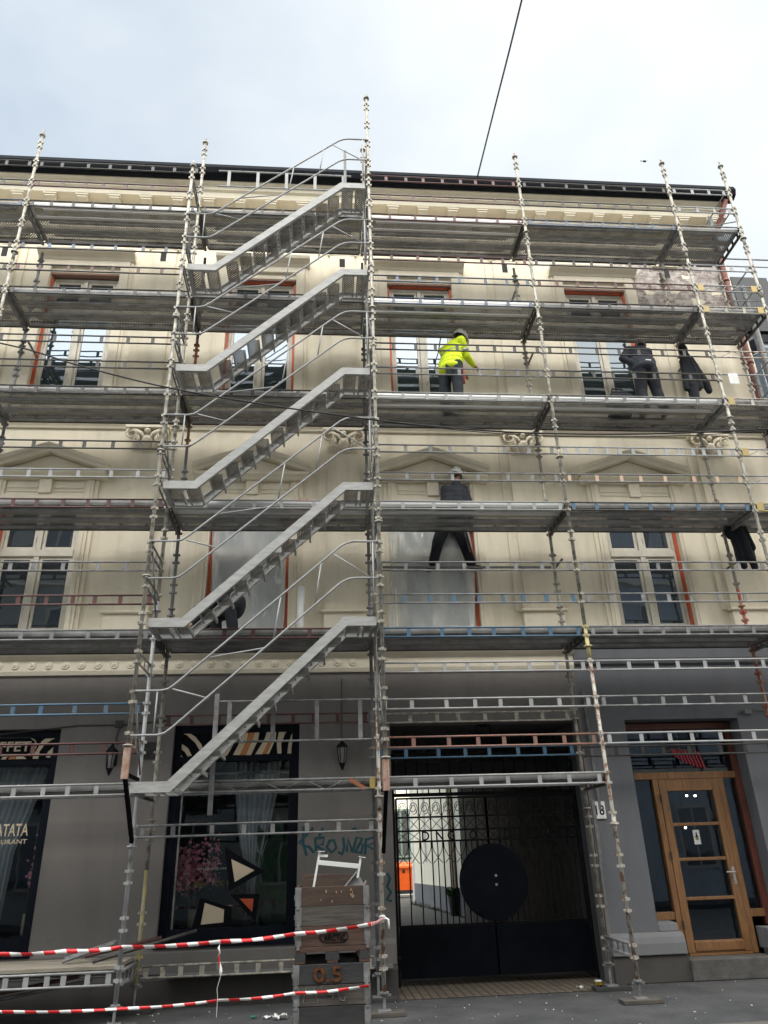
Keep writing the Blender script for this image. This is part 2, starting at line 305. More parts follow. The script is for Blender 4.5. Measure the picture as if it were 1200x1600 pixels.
def setts_mat():
    m = bpy.data.materials.new('small tan setts'); m.use_nodes = True; t = m.node_tree; b = t.nodes['Principled BSDF']; b.inputs['Roughness'].default_value = .8
    tcn = N(t, 'ShaderNodeTexCoord'); br = N(t, 'ShaderNodeTexBrick'); br.offset = 0.0
    br.inputs['Scale'].default_value = 1.0; br.inputs['Brick Width'].default_value = .11; br.inputs['Row Height'].default_value = .11; br.inputs['Mortar Size'].default_value = .012
    br.inputs[1].default_value = (.165, .13, .095, 1); br.inputs[2].default_value = (.115, .092, .07, 1); br.inputs[3].default_value = (.03, .028, .025, 1)
    t.links.new(tcn.outputs['Object'], br.inputs['Vector']); t.links.new(br.outputs[0], b.inputs['Base Color'])
    bp = N(t, 'ShaderNodeBump'); bp.invert = True; bp.inputs['Strength'].default_value = .8; bp.inputs['Distance'].default_value = .01
    t.links.new(br.outputs['Fac'], bp.inputs['Height']); t.links.new(bp.outputs[0], b.inputs['Normal']); return m
SETTS = setts_mat()

# ------------------------------------------------------------------ mesh helpers
class MB:
    def __init__(s): s.v = []; s.f = []; s.mi = []; s.m = 0; s.sm = []
    def add(s, vs, fs, sm=True):
        o = len(s.v); s.v += [tuple(p) for p in vs]; s.f += [tuple(i+o for i in f) for f in fs]; s.mi += [s.m]*len(fs); s.sm += [sm]*len(fs); return s
    def box(s, x0, x1, y0, y1, z0, z1):
        return s.add([(x0,y0,z0),(x1,y0,z0),(x1,y1,z0),(x0,y1,z0),(x0,y0,z1),(x1,y0,z1),(x1,y1,z1),(x0,y1,z1)],
                     [(0,3,2,1),(4,5,6,7),(0,1,5,4),(1,2,6,5),(2,3,7,6),(3,0,4,7)], False)
    def obox(s, p, q, wid, hei, up=(0, 0, 1)):
        """bar of rectangular section from p to q: wid across, hei along up"""
        p, q = Vector(p), Vector(q); d = (q-p).normalized(); u = Vector(up); sd = d.cross(u)
        if sd.length < 1e-4: sd = d.cross(Vector((1, 0, 0)))
        sd.normalize(); u = sd.cross(d).normalized(); a, b = sd*wid/2, u*hei/2
        return s.add([p-a-b, p+a-b, p+a+b, p-a+b, q-a-b, q+a-b, q+a+b, q-a+b], [(0,1,2,3),(7,6,5,4),(0,4,5,1),(1,5,6,2),(2,6,7,3),(3,7,4,0)], False)
    def tube(s, p, q, r, seg=8, r2=None, cap=True):
        p, q = Vector(p), Vector(q); d = (q-p)
        if d.length < 1e-6: return s
        d.normalize(); a = d.orthogonal().normalized(); b = d.cross(a); r2 = r if r2 is None else r2
        vs = []
        for c, rr in ((p, r), (q, r2)):
            for k in range(seg):
                t = 2*math.pi*k/seg; vs.append(c + a*rr*math.cos(t) + b*rr*math.sin(t))
        fs = [(k, (k+1) % seg, seg+(k+1) % seg, seg+k) for k in range(seg)]
        if cap: fs += [tuple(range(seg-1, -1, -1)), tuple(range(seg, 2*seg))]
        return s.add(vs, fs)
    def path(s, pts, r, seg=8):
        """one continuous tube through the points"""
        pts = [Vector(p) for p in pts]; n = len(pts); vs = []; a = None
        for i, p in enumerate(pts):
            d = (pts[min(i+1, n-1)] - pts[max(i-1, 0)]).normalized()
            a = d.orthogonal().normalized() if a is None else (a - d*a.dot(d)).normalized()
            b = d.cross(a); rr = r[i] if isinstance(r, (list, tuple)) else r
            vs += [p + a*rr*math.cos(2*math.pi*k/seg) + b*rr*math.sin(2*math.pi*k/seg) for k in range(seg)]
        fs = [(i*seg+k, i*seg+(k+1) % seg, (i+1)*seg+(k+1) % seg, (i+1)*seg+k) for i in range(n-1) for k in range(seg)]
        fs += [tuple(range(seg-1, -1, -1)), tuple(range((n-1)*seg, n*seg))]
        return s.add(vs, fs)
    def ball(s, c, rx, ry=None, rz=None, seg=12, ring=8, M=None):
        ry = rx if ry is None else ry; rz = rx if rz is None else rz; c = Vector(c); vs = []
        for i in range(1, ring):
            ph = math.pi*i/ring
            for k in range(seg):
                t = 2*math.pi*k/seg; v = Vector((rx*math.sin(ph)*math.cos(t), ry*math.sin(ph)*math.sin(t), rz*math.cos(ph)))
                vs.append(c + (M @ v if M else v))
        tv, bv = Vector((0, 0, rz)), Vector((0, 0, -rz)); vs += [c + (M @ tv if M else tv), c + (M @ bv if M else bv)]
        T, B = len(vs)-2, len(vs)-1
        fs = [(i*seg+k, (i+1)*seg+k, (i+1)*seg+(k+1) % seg, i*seg+(k+1) % seg) for i in range(ring-2) for k in range(seg)]
        fs += [(T, k, (k+1) % seg) for k in range(seg)] + [(B, (ring-2)*seg+(k+1) % seg, (ring-2)*seg+k) for k in range(seg)]
        return s.add(vs, fs)
    def lathe(s, c, prof, seg=16):
        c = Vector(c); n = len(prof); vs = [c + Vector((r*math.cos(2*math.pi*k/seg), r*math.sin(2*math.pi*k/seg), z)) for r, z in prof for k in range(seg)]
        fs = [(i*seg+k, i*seg+(k+1) % seg, (i+1)*seg+(k+1) % seg, (i+1)*seg+k) for i in range(n-1) for k in range(seg)]
        fs += [tuple(range(seg-1, -1, -1)), tuple(range((n-1)*seg, n*seg))]
        return s.add(vs, fs)
    def plate(s, pts, y0, y1):
        """polygon in x,z (counter-clockwise seen from -y) given thickness from y0 (front) to y1"""
        n = len(pts); vs = [(x, y0, z) for x, z in pts] + [(x, y1, z) for x, z in pts]
        return s.add(vs, [tuple(range(n)), tuple(range(2*n-1, n-1, -1))] + [(i, n+i, n+(i+1) % n, (i+1) % n) for i in range(n)], False)
    def profx(s, prof, x0, x1):
        """closed profile in (y,z) swept along x"""
        n = len(prof); vs = [(x0, y, z) for y, z in prof] + [(x1, y, z) for y, z in prof]
        return s.add(vs, [tuple(range(n)), tuple(range(2*n-1, n-1, -1))] + [(i, n+i, n+(i+1) % n, (i+1) % n) for i in range(n)], False)
    def shift(s, d):
        s.v = [(a+d[0], b+d[1], c+d[2]) for a, b, c in s.v]; return s
    def mesh(s, name, mats, smooth=False, org=(0, 0, 0)):
        me = bpy.data.meshes.new(name); me.from_pydata([(a-org[0], b-org[1], c-org[2]) for a, b, c in s.v], [], s.f)
        for m in (mats if isinstance(mats, (list, tuple)) else [mats]): me.materials.append(m)
        for p, i, q_ in zip(me.polygons, s.mi, s.sm): p.material_index = i; p.use_smooth = smooth and q_ and len(p.vertices) <= 4
        if len(s.f) == 1: me.update(); return me
        bm = bmesh.new(); bm.from_mesh(me); bmesh.ops.recalc_face_normals(bm, faces=bm.faces); bm.to_mesh(me); bm.free()
        me.update(); return me
    def build(s, name, mats, parent=None, smooth=False, org=None, bevel=0):
        """link as ONE object; vertices are in world space, org is the parent's (or own) base point"""
        if org is None: org = parent['_o'] if parent is not None and '_o' in parent else (0, 0, 0)
        o = bpy.data.objects.new(name, s.mesh(name, mats, smooth, org)); COL.objects.link(o)
        if parent is not None: o.parent = parent; o['_o'] = list(org)
        else: o.location = org; o['_o'] = list(org)
        if bevel:
            b = o.modifiers.new('bevel', 'BEVEL'); b.width = bevel; b.segments = 2; b.limit_method = 'ANGLE'
        return o

def tag(o, label=None, cat=None, group=None, kind=None):
    if label: o['label'] = label
    if cat: o['category'] = cat
    if group: o['group'] = group
    if kind: o['kind'] = kind
    return o
def thing(name, loc, label, cat, group=None):
    o = bpy.data.objects.new(name, None); COL.objects.link(o); o.location = loc; o['_o'] = list(loc); o.empty_display_size = .2
    return tag(o, label, cat, group)
def inst(name, me, parent, loc, rot=(0, 0, 0), m=None, scale=None):
    """another copy of a mesh as an own object; loc in world space, relative to the parent's base; m overrides its first material"""
    o = bpy.data.objects.new(name, me); COL.objects.link(o); o.parent = parent
    po = Vector(parent['_o']) if '_o' in parent else Vector((0, 0, 0))
    o.location = Vector(loc) - po; o.rotation_euler = rot; o['_o'] = list(loc)
    if scale: o.scale = scale
    if m is not None:
        ms = m if isinstance(m, tuple) else (m,)*len(o.material_slots)
        for sl_, mm in zip(o.material_slots, ms): sl_.link = 'OBJECT'; sl_.material = mm
    return o
def remeshed(mb, name, mats, parent, voxel=.012, smooth=3, shade=True):
    """fuse everything in mb into one continuous skin"""
    org = parent['_o'] if parent is not None else (0, 0, 0)
    t = bpy.data.objects.new('t', mb.mesh('t', mats, True, org)); COL.objects.link(t)
    r = t.modifiers.new('r', 'REMESH'); r.mode = 'VOXEL'; r.voxel_size = voxel; r.use_smooth_shade = shade
    sm = t.modifiers.new('s', 'SMOOTH'); sm.iterations = smooth; sm.factor = .5
    dg = bpy.context.evaluated_depsgraph_get(); me = bpy.data.meshes.new_from_object(t.evaluated_get(dg)); me.name = name
    bpy.data.objects.remove(t)
    me.materials.clear()
    for m in (mats if isinstance(mats, (list, tuple)) else [mats]): me.materials.append(m)
    for p in me.polygons: p.use_smooth = shade
    o = bpy.data.objects.new(name, me); COL.objects.link(o); o['_o'] = list(org)
    if parent is not None: o.parent = parent
    else: o.location = org
    return o
def text_mesh(body, size, m, depth=.003, squeeze=1.0):
    cu = bpy.data.curves.new('t', 'FONT'); cu.offset = .012; cu.body = body; cu.size = size; cu.extrude = depth; cu.align_x = 'LEFT'; cu.resolution_u = 3
    t = bpy.data.objects.new('t', cu); COL.objects.link(t); dg = bpy.context.evaluated_depsgraph_get()
    me = bpy.data.meshes.new_from_object(t.evaluated_get(dg)); bpy.data.objects.remove(t)
    for v in me.vertices: x, y, z = v.co; v.co = (x*squeeze, -z, y)
    me.flip_normals(); me.materials.clear(); me.materials.append(m); return me
def text_obj(name, body, x0, x1, z0, h, y, m, parent, depth=.003, mirror=False):
    """lettering whose left edge is x0, right edge x1, baseline z0 and cap height h, standing at y"""
    me = text_mesh(body, 1.0, m, depth/h)
    xs = [v.co.x for v in me.vertices]; zs = [v.co.z for v in me.vertices]; a, b, c, d = min(xs), max(xs), min(zs), max(zs)
    po = Vector(parent['_o'])
    for v in me.vertices:
        t = (v.co.x-a)/(b-a); t = 1-t if mirror else t
        v.co = Vector((x0+(x1-x0)*t, y+v.co.y*h, z0+h*(v.co.z-c)/(d-c))) - po
    o = bpy.data.objects.new(name, me); COL.objects.link(o); o.parent = parent; o['_o'] = list(po); return o

# ================================================================== SETTING
def sheet(name, x0, x1, y0, y1, z, m, label=None):
    o = MB().add([(x0,y0,z),(x1,y0,z),(x1,y1,z),(x0,y1,z)], [(0,1,2,3)]).build(name, m); tag(o, kind='structure'); return o
sheet('ground', -250, 250, -250, 250, -0.14, ROADM)
o = MB().box(-60, 60, -1.75, 1.5, -0.135, 0.0).build('pavement', ASPH); tag(o, kind='structure')
MB().box(-60, 60, -2.05, -1.752, -0.135, -0.012).build('kerb', KERBM)['kind'] = 'structure'
sheet('kerb_paving', -60, 60, -1.75, -1.30, 0.004, KERBM)
sheet('road', -60, 60, -12.6, -2.052, -0.13, ROADM)
MB().box(-60, 60, -15, -12.61, -0.135, 0.0).build('far_pavement', ASPH)['kind'] = 'structure'
sheet('gateway_paving', 1.03, 3.97, 0.98, 2.35, 0.006, SETTS)
sheet('passage_floor', 1.0, 4.0, 2.35, 13.2, 0.004, YARDG)
sheet('yard_ground', -14, 14, 13.2, 45, 0.002, YARDG)

# ================================================================== THE HOUSE
W = 1.4
XL, XR = -14.0, 8.62
house = thing('apartment_building', (2.5, W, 0), 'cream rendered three storey building behind the scaffold, dark painted shop floor and gateway', 'building')

def wall(name, x0, x1, z0, z1, holes, m, y=W, depth=.35, parent=house):
    xs = sorted({x0, x1, *[h[0] for h in holes], *[h[1] for h in holes]}); zs = sorted({z0, z1, *[h[2] for h in holes], *[h[3] for h in holes]})
    b = MB()
    for i in range(len(xs)-1):
        for j in range(len(zs)-1):
            cx, cz = (xs[i]+xs[i+1])/2, (zs[j]+zs[j+1])/2
            if any(h[0] < cx < h[1] and h[2] < cz < h[3] for h in holes): continue
            b.add([(xs[i],y,zs[j]),(xs[i+1],y,zs[j]),(xs[i+1],y,zs[j+1]),(xs[i],y,zs[j+1])], [(0,1,2,3)])
    for a, c, d, e in holes:
        q = [(a,d),(c,d),(c,e),(a,e)]
        for k in range(4):
            p, r = q[k], q[(k+1) % 4]
            if p[1] == r[1] == z0: continue
            b.add([(p[0],y,p[1]),(r[0],y,r[1]),(r[0],y+depth,r[1]),(p[0],y+depth,p[1])], [(0,1,2,3)])
    o = MB.build(b, name, m, parent); return o

WX = [-4.66, -1.22, 1.92, 5.57]
HW = .66
UPH = [(c-HW, c+HW, 4.9, 7.25) for c in WX] + [(c-HW, c+HW, 9.35, 12.22) for c in WX] + [(-8.1-HW, -8.1+HW, 4.9, 7.25), (-8.1-HW, -8.1+HW, 9.35, 12.22)]
wall('upper_wall', XL, XR, 4.64, 14.4, UPH, CREAM, depth=.2)
SH1, SH2, GATE, DOOR = (-6.2, -3.82, .66, 3.52), (-2.19, -.335, .70, 3.55), (1.03, 3.98, 0, 3.52), (4.72, 6.57, 0, 3.50)
wall('ground_floor_wall', XL, 4.03, 0, 4.30, [SH1, SH2, GATE], BROWN)
wall('shopfront_wall', 4.03, XR, 0, 4.40, [DOOR, (7.6, 8.3, .7, 3.3)], SLATE)
# the body of the house behind the street front: gable wall, rear wall, floors, roof
b = MB()
b.box(XR-.02, XR, W+.01, 13, 0, 14.4); b.box(XL, .8, 12.8, 13, 0, 14.4); b.box(4.2, XR-.03, 12.8, 13, 0, 14.4); b.box(.8, 4.2, 12.8, 13, 3.7, 14.4); b.box(XL, XL+.02, W+.01, 12.7, 0, 14.4)
b.build('gable_wall', NEIGHB, house)
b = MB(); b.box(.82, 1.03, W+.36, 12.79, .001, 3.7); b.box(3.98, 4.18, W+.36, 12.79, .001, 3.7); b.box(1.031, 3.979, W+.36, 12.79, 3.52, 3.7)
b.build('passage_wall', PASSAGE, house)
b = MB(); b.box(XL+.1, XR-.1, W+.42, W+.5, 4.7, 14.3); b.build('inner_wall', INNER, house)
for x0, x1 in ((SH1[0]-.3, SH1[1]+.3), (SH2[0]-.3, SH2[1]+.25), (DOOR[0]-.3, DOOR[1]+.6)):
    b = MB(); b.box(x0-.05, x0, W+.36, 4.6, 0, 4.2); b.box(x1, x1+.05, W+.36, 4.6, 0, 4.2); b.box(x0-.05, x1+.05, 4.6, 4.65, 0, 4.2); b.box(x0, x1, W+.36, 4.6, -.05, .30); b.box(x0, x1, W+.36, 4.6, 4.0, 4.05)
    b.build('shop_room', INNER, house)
b = MB(); b.profx([(.94, 14.41), (.94, 14.45), (7.2, 16.6), (13.2, 14.45), (13.2, 14.41)], XL, XR+.12); b.build('roof', ROOF, house)
b = MB(); b.profx([(.93, 14.56), (.70, 14.56), (.66, 14.44), (.70, 14.33), (.80, 14.28), (.93, 14.30)], XL, XR+.18); b.build('gutter', GUTTER, house)

# ---- cornice with modillions
cor = MB(); cor.profx([(W-.001, 13.98), (1.02, 13.98), (1.0, 14.10), (.95, 14.13), (.95, 14.22), (.87, 14.27), (.85, 14.40), (W-.001, 14.40)], XL, XR+.05)
cor.profx([(W-.001, 13.30), (1.36, 13.30), (1.32, 13.37), (1.36, 13.44), (W-.001, 13.44)], XL, XR+.02)
co_ = cor.build('cornice', CREAM2, house)
mo = MB(); mo.profx([(W, 13.72), (1.34, 13.74), (1.12, 13.86), (1.05, 13.90), (1.05, 13.979), (W, 13.979)], -.10, .10); mo.profx([(W, 13.94), (1.03, 13.94), (1.03, 13.978), (W, 13.978)], -.125, .125)
mme = mo.mesh('modillion', CREAM2, org=(0, W, 13.98))
x = XL+.3
xs_ = []
k = 0
for i in range(-14, 13):
    xx = 1.42 + .63*i
    if -8.5 < xx < XR-.1: inst('modillion', mme, co_, (xx, W, 13.98))
# ---- string course over the first floor
b = MB(); b.profx([(W-.001, 8.66), (1.36, 8.66), (1.34, 8.72), (1.30, 8.76), (1.24, 8.80), (1.24, 8.88), (1.18, 8.92), (1.18, 8.96), (W-.001, 8.99)], XL, XR+.03)
for i in range(260):
    xx = XL+.1+i*.087
    if xx < XR: b.box(xx, xx+.045, 1.322, 1.345, 8.715, 8.765)
b.build('string_course', CREAM2, house)
# ---- band over the shops
b = MB(); b.profx([(W-.001, 4.301), (1.37, 4.301), (1.35, 4.36), (1.35, 4.53), (1.28, 4.57), (1.24, 4.62), (1.24, 4.66), (W-.001, 4.69)], XL, 4.02)
band = b.build('shop_cornice', CREAM2, house)
ro = MB(); ro.lathe((0, 0, 0), [(.012, .022), (.024, .021), (.034, .012), (.045, .010), (.052, .015), (.062, .008), (.064, 0)], 14)
ro.v = [(a, -c, bb) for a, bb, c in ro.v]; rme = ro.mesh('rosette', CREAM, True)
for i in range(-20, 22):
    xx = -4.62 + .243*i
    if -7 < xx < 3.9: inst('rosette', rme, band, (xx, 1.35, 4.445))
b = MB(); b.profx([(W-.001, 4.38), (1.36, 4.38), (1.33, 4.46), (1.33, 4.72), (1.24, 4.80), (1.22, 4.88), (W-.001, 4.93)], 4.022, XR+.03); b.build('shopfront_fascia', SLATE, house)

# ---- pilasters, capitals, pedestals
def pil(cx, z0, z1, wd):
    b = MB(); b.box(cx-wd/2, cx+wd/2, 1.33, W-.001, z0, z1); b.box(cx-wd/2-.16, cx+wd/2+.16, 1.372, W-.0015, z0, z1); b.box(cx-wd/2-.05, cx+wd/2+.05, 1.30, W-.002, z0, z0+.12); b.build('pilaster', CREAM, house)
for cx in (-6.35, -3.07, .36, 3.62, 7.17):
    pil(cx, 5.28, 8.40, .56)
    b = MB(); b.box(cx-.34, cx+.34, 1.26, W-.001, 4.70, 5.22); b.profx([(1.26, 5.222), (1.21, 5.235), (1.21, 5.265), (1.30, 5.279), (W-.001, 5.279)], cx-.38, cx+.38); b.build('pedestal', CREAM2, house, bevel=.008)
    # ionic capital: abacus, two volutes, leaf body, swag
    b = MB(); b.box(cx-.37, cx+.37, 1.2, W-.001, 8.60, 8.655)
    for s in (-1, 1):
        pts = []
        for i in range(26):
            t = i/25*math.pi*2.3; rr = .125*(1-i/33); pts.append((cx+s*(.25+rr*math.sin(t)), 1.24-.0018*i, 8.485+rr*math.cos(t)))
        b.path(pts, [.020-.0004*i for i in range(26)], 6)
        b.path([(cx+s*.26, 1.25, 8.61), (cx+s*.10, 1.25, 8.50), (cx+s*.02, 1.26, 8.36)], [.03, .034, .02], 6)
        b.path([(cx+s*.24, 1.27, 8.36), (cx+s*.16, 1.25, 8.30), (cx+s*.12, 1.28, 8.22)], [.03, .04, .015], 6)
        b.ball((cx+s*.17, 1.29, 8.42), .06, .05, .09, 8, 6)
    b.ball((cx, 1.27, 8.34), .10, .07, .13, 8, 6); b.ball((cx, 1.25, 8.56), .06, .05, .05, 8, 6); b.box(cx-.24, cx+.24, 1.31, W-.001, 8.20, 8.60)
    b.build('capital', CREAM2, house, smooth=True)
for cx in (-6.25, -3.2, .36, 3.72, 7.2):
    pil(cx, 9.05, 12.82 if cx < 7 else 11.72, .5 if cx < 7 else .42)
    b = MB(); b.profx([(W-.001, 12.98), (1.30, 12.98), (1.27, 13.03), (1.24, 13.07), (1.24, 13.13), (W-.001, 13.13)], cx-.36, cx+.36); b.box(cx-.29, cx+.29, 1.325, W-.001, 12.83, 12.975)
    for s in (-1, 1):
        b.path([(cx, 1.31, 12.87), (cx+s*.09, 1.31, 12.94), (cx+s*.2, 1.31, 12.93), (cx+s*.24, 1.31, 12.87), (cx+s*.19, 1.31, 12.85)], [.012, .022, .022, .016, .01], 6)
    b.build('capital', CREAM2, house)
    MB().box(cx-.055, cx+.055, 1.3265, 1.3285, 12.52, 12.74).build('vent_hole', INNER, house)

# ---- windows
def casement(cx, z0, z1, zt, glass, tape, y=1.50):
    """two leaves under a transom light, double mullion, small sashes; panes and tape as sub-parts"""
    f = MB(); x0, x1 = cx-HW+.03, cx+HW-.03
    f.box(x0, x0+.06, y, y+.09, z0, z1); f.box(x1-.06, x1, y, y+.09, z0, z1); f.box(x0+.06, x1-.06, y, y+.09, z1-.06, z1); f.box(x0+.06, x1-.06, y, y+.09, z0, z0+.07)
    f.box(cx-.045, cx+.045, y-.012, y+.09, z0+.07, zt-.06); f.box(cx-.04, cx+.04, y-.012, y+.09, zt+.06, z1-.06); f.box(x0+.06, x1-.06, y-.02, y+.09, zt-.06, zt+.06)
    panes = []
    for a, c in ((x0+.06, cx-.045), (cx+.045, x1-.06)):
        for d, e_ in ((z0+.07, zt-.06), (zt+.06, z1-.06)):
            s = .055
            f.box(a+.004, a+s, y+.012, y+.07, d, e_); f.box(c-s, c-.004, y+.012, y+.07, d, e_); f.box(a+s, c-s, y+.012, y+.07, d, d+s); f.box(a+s, c-s, y+.012, y+.07, e_-s, e_)
            panes.append((a+s-.003, c-s+.003, d+s-.003, e_-s+.003))
    for zz in (z0+.4, zt-.3, zt+.2):
        f.box(cx-.062, cx-.05, y-.012, y+.014, zz, zz+.09); f.box(cx+.05, cx+.062, y-.012, y+.014, zz, zz+.09)
    w_ = f.build('window', FRAMEW, house, bevel=.006)
    for i, (a, c, d, e_) in enumerate(panes):
        p = MB(); tl = random.uniform(-.006, .006); p.add([(a, y+.035+tl, d), (c, y+.035, d), (c, y+.035, e_), (a, y+.035+tl, e_)], [(0,1,2,3)]); p.build('pane', glass, w_)
    MB().box(cx-HW, cx+HW, 1.43, W+.199, z0-.06, z0-.001).build('sill', GALV, w_)
    if tape:
        for k in tape:
            t = MB()
            if k == 'L': t.box(cx-HW+.002, cx-HW+.05, 1.455, 1.49, z0, z1)
            if k == 'R': t.box(cx+HW-.05, cx+HW-.002, 1.455, 1.49, z0, z1)
            if k == 'T': t.box(cx-HW+.08, cx+HW-.08, 1.455, 1.49, z1+.001, z1+.04)
            t.build('masking_tape', TAPEO, w_)
    return w_
casement(WX[0], 4.96, 7.2, 6.34, GLASSM, 'L'); casement(WX[1], 4.96, 7.2, 6.34, GLASSM, 'LR'); casement(WX[2], 4.96, 7.2, 6.34, GLASSM, 'R'); casement(WX[3], 4.96, 7.2, 6.34, GLASSM, 'R')
casement(WX[0], 9.42, 12.14, 11.32, GLASSU, 'L'); casement(WX[1], 9.42, 12.14, 11.32, GLASSU, 'LRT'); casement(WX[2], 9.42, 12.14, 11.32, GLASSU, 'LRT'); casement(WX[3], 9.42, 12.14, 11.32, GLASSU, 'RT')
casement(-8.1, 4.96, 7.2, 6.34, GLASSM, ''); casement(-8.1, 9.42, 12.14, 11.32, GLASSU, '')
for cx in WX+[-8.1]:
    # first floor: moulded casing, panelled frieze, three consoles, pediment
    b = MB()
    for s in (-1, 1):
        b.box(min(cx+s*HW, cx+s*(HW+.13)), max(cx+s*HW, cx+s*(HW+.13)), 1.34, W-.001, 4.72, 7.62)
        b.box(min(cx+s*(HW+.132), cx+s*(HW+.20)), max(cx+s*(HW+.132), cx+s*(HW+.20)), 1.365, W-.001, 4.72, 7.62)
        b.box(min(cx+s*(HW+.05), cx+s*(HW+.08)), max(cx+s*(HW+.05), cx+s*(HW+.08)), 1.325, 1.339, 4.72, 7.62)
    b.box(cx-HW, cx+HW, 1.345, W-.001, 7.27, 7.36); b.box(cx-HW+.001, cx+HW-.001, 1.375, W-.001, 7.361, 7.62)
    b.box(cx-.10, cx+.10, 1.31, 1.374, 7.362, 7.62)
    for s in (-1, 1):
        a, c = sorted((cx+s*.13, cx+s*(HW-.03)))
        b.box(a, c, 1.362, 1.3745, 7.40, 7.425); b.box(a, c, 1.362, 1.3745, 7.47, 7.585)
    b.build('window_surround', CREAM2, house, bevel=.006)
    MB().box(cx-HW+.003, cx+HW-.003, W+.012, W+.198, 7.2, 7.26).build('lintel', BRICKO, house)
    b = MB(); b.profx([(W-.001, 7.625), (1.28, 7.625), (1.25, 7.66), (1.20, 7.70), (1.20, 7.75), (W-.001, 7.75)], cx-.98, cx+.98)
    for s in (-1, 1):
        pr = [(W-.001, 0), (1.24, 0), (1.22, .05), (1.17, .08), (1.15, .135), (W-.001, .135)]
        n = len(pr); vs = []
        for (xx, zz) in ((cx+s*1.02, 7.752), (cx, 8.12)): vs += [(xx, y_, zz+h_) for y_, h_ in pr]
        b.add(vs, [tuple(range(n)), tuple(range(2*n-1, n-1, -1))] + [(i, n+i, n+(i+1) % n, (i+1) % n) for i in range(n)])
    b.plate([(cx-.9, 7.751), (cx+.9, 7.751), (cx, 8.10)], 1.355, W-.001)
    b.build('pediment', CREAM2, house)
    # second floor: casing and hood
    b = MB()
    for s in (-1, 1):
        a, c = sorted((cx+s*HW, cx+s*(HW+.17))); b.box(a, c, 1.345, W-.001, 9.0, 12.50)
        a, c = sorted((cx+s*(HW+.172), cx+s*(HW+.23))); b.box(a, c, 1.37, W-.001, 9.0, 12.50)
    b.box(cx-HW, cx+HW, 1.347, W-.001, 12.36, 12.50)
    b.profx([(W-.001, 12.502), (1.34, 12.502), (1.30, 12.55), (1.20, 12.60), (1.17, 12.66), (W-.001, 12.69)], cx-.93, cx+.93)
    b.build('window_hood', CREAM2, house, bevel=.005)
    MB().box(cx-HW+.002, cx+HW-.002, W+.005, W+.15, 12.18, 12.359).build('lintel', BRICKO, house)
# ---- brick laid bare where the render has come off
rim = [(5.75, 12.78), (6.2, 12.95), (6.62, 13.27), (7.4, 13.29), (8.05, 13.27), (8.58, 13.28), (8.58, 11.5), (8.3, 11.35), (7.9, 11.62), (7.55, 11.74), (6.98, 11.80), (6.86, 11.62), (6.62, 11.66), (6.46, 11.9), (6.47, 12.42), (6.52, 12.7), (6.2, 12.72)]
jag = []
for i, p in enumerate(rim):
    q = rim[(i+1) % len(rim)]; n = max(2, int(math.hypot(q[0]-p[0], q[1]-p[1])/.06))
    for k in range(n):
        t = k/n; j = .035 if 0 < k else 0; jag.append((p[0]+(q[0]-p[0])*t+random.uniform(-j, j), p[1]+(q[1]-p[1])*t+random.uniform(-j, j)))
jag = [(min(a, 8.6), min(c, 13.295)) for a, c in jag]
b = MB(); b.plate(jag, 1.392, 1.3995); b.build('bare_brick', BRICK, house)
for poly in ([(7.45, 13.2), (7.6, 13.24), (7.75, 13.22), (7.76, 13.1), (7.7, 12.95), (7.6, 12.99), (7.5, 12.98)],):
    MB().plate(poly, 1.386, 1.3915).build('render_patch', CREAM, house)
rnd = random.Random(31)
for cx_, cz_, s_ in ((7.02, 12.95, .16), (7.3, 12.2, .12), (7.62, 12.6, .10), (7.9, 13.05, .14), (8.2, 12.2, .13), (6.75, 12.15, .11), (8.35, 11.75, .12), (7.75, 11.95, .16), (6.35, 12.85, .08)):
    n = 26; s_ *= .7; pl_ = [(cx_+s_*(1.3+.35*math.sin(k*.72+cx_))*rnd.uniform(.86, 1.05)*math.cos(2*math.pi*k/n), cz_+s_*(.8+.25*math.sin(k*.9+cz_))*rnd.uniform(.86, 1.05)*math.sin(2*math.pi*k/n)) for k in range(n)]
    MB().plate(pl_, 1.3865, 1.3918).build('render_patch', CREAM, house)
# ---- rainwater pipes
b = MB(); b.path([(8.62, .82, 14.3), (8.55, 1.05, 14.0), (8.44, 1.27, 13.6), (8.42, 1.28, 12), (8.42, 1.28, .05)], .062, 12)
for z in (12.4, 10.3, 8.3, 5.4): b.tube((8.42, 1.28, z), (8.42, 1.28, z+.07), .078, 12)
b.build('downpipe', PIPE, house, smooth=True)
b = MB(); b.path([(8.88, 1.45, 11.8), (8.88, 1.45, .05)], .07, 12); b.build('downpipe', GALV, house, smooth=True)

# ---- plinths and steps
b = MB()
for a, c in ((XL, 1.029), ): b.profx([(W-.001, .0), (1.31, .0), (1.31, .30), (1.33, .33), (W-.001, .36)], a, c)
b.build('plinth', PLINTHD, house)
b = MB(); b.profx([(W-.001, .36), (1.375, .362), (1.36, .60), (W-.001, .66)], XL, 1.02); b.build('plinth_course', BROWN, house)
for a, c in ((3.985, 5.07), (6.29, XR)):
    MB().box(a, c, 1.34, 1.60, .001, .33).build('plinth', PLINTHD, house, bevel=.012)
    MB().profx([(1.70, .332), (1.31, .332), (1.31, .47), (1.335, .55), (1.39, .60), (1.70, .60)], a+.005, c-.02).build('plinth_coping', PLINTH, house, bevel=.01)
MB().profx([(1.70, .601), (1.41, .601), (1.43, .70), (1.70, .72)], 4.73, 5.02).build('side_sill', PLINTH, house, bevel=.01)
b = MB(); b.box(5.06, 6.30, 1.30, 1.78, .0012, .26); b.build('door_step', mat('worn step stone', (.115, .11, .105), .85, 0, col2=(.06, .058, .056), scale=5, bump=.4), house, bevel=.015)

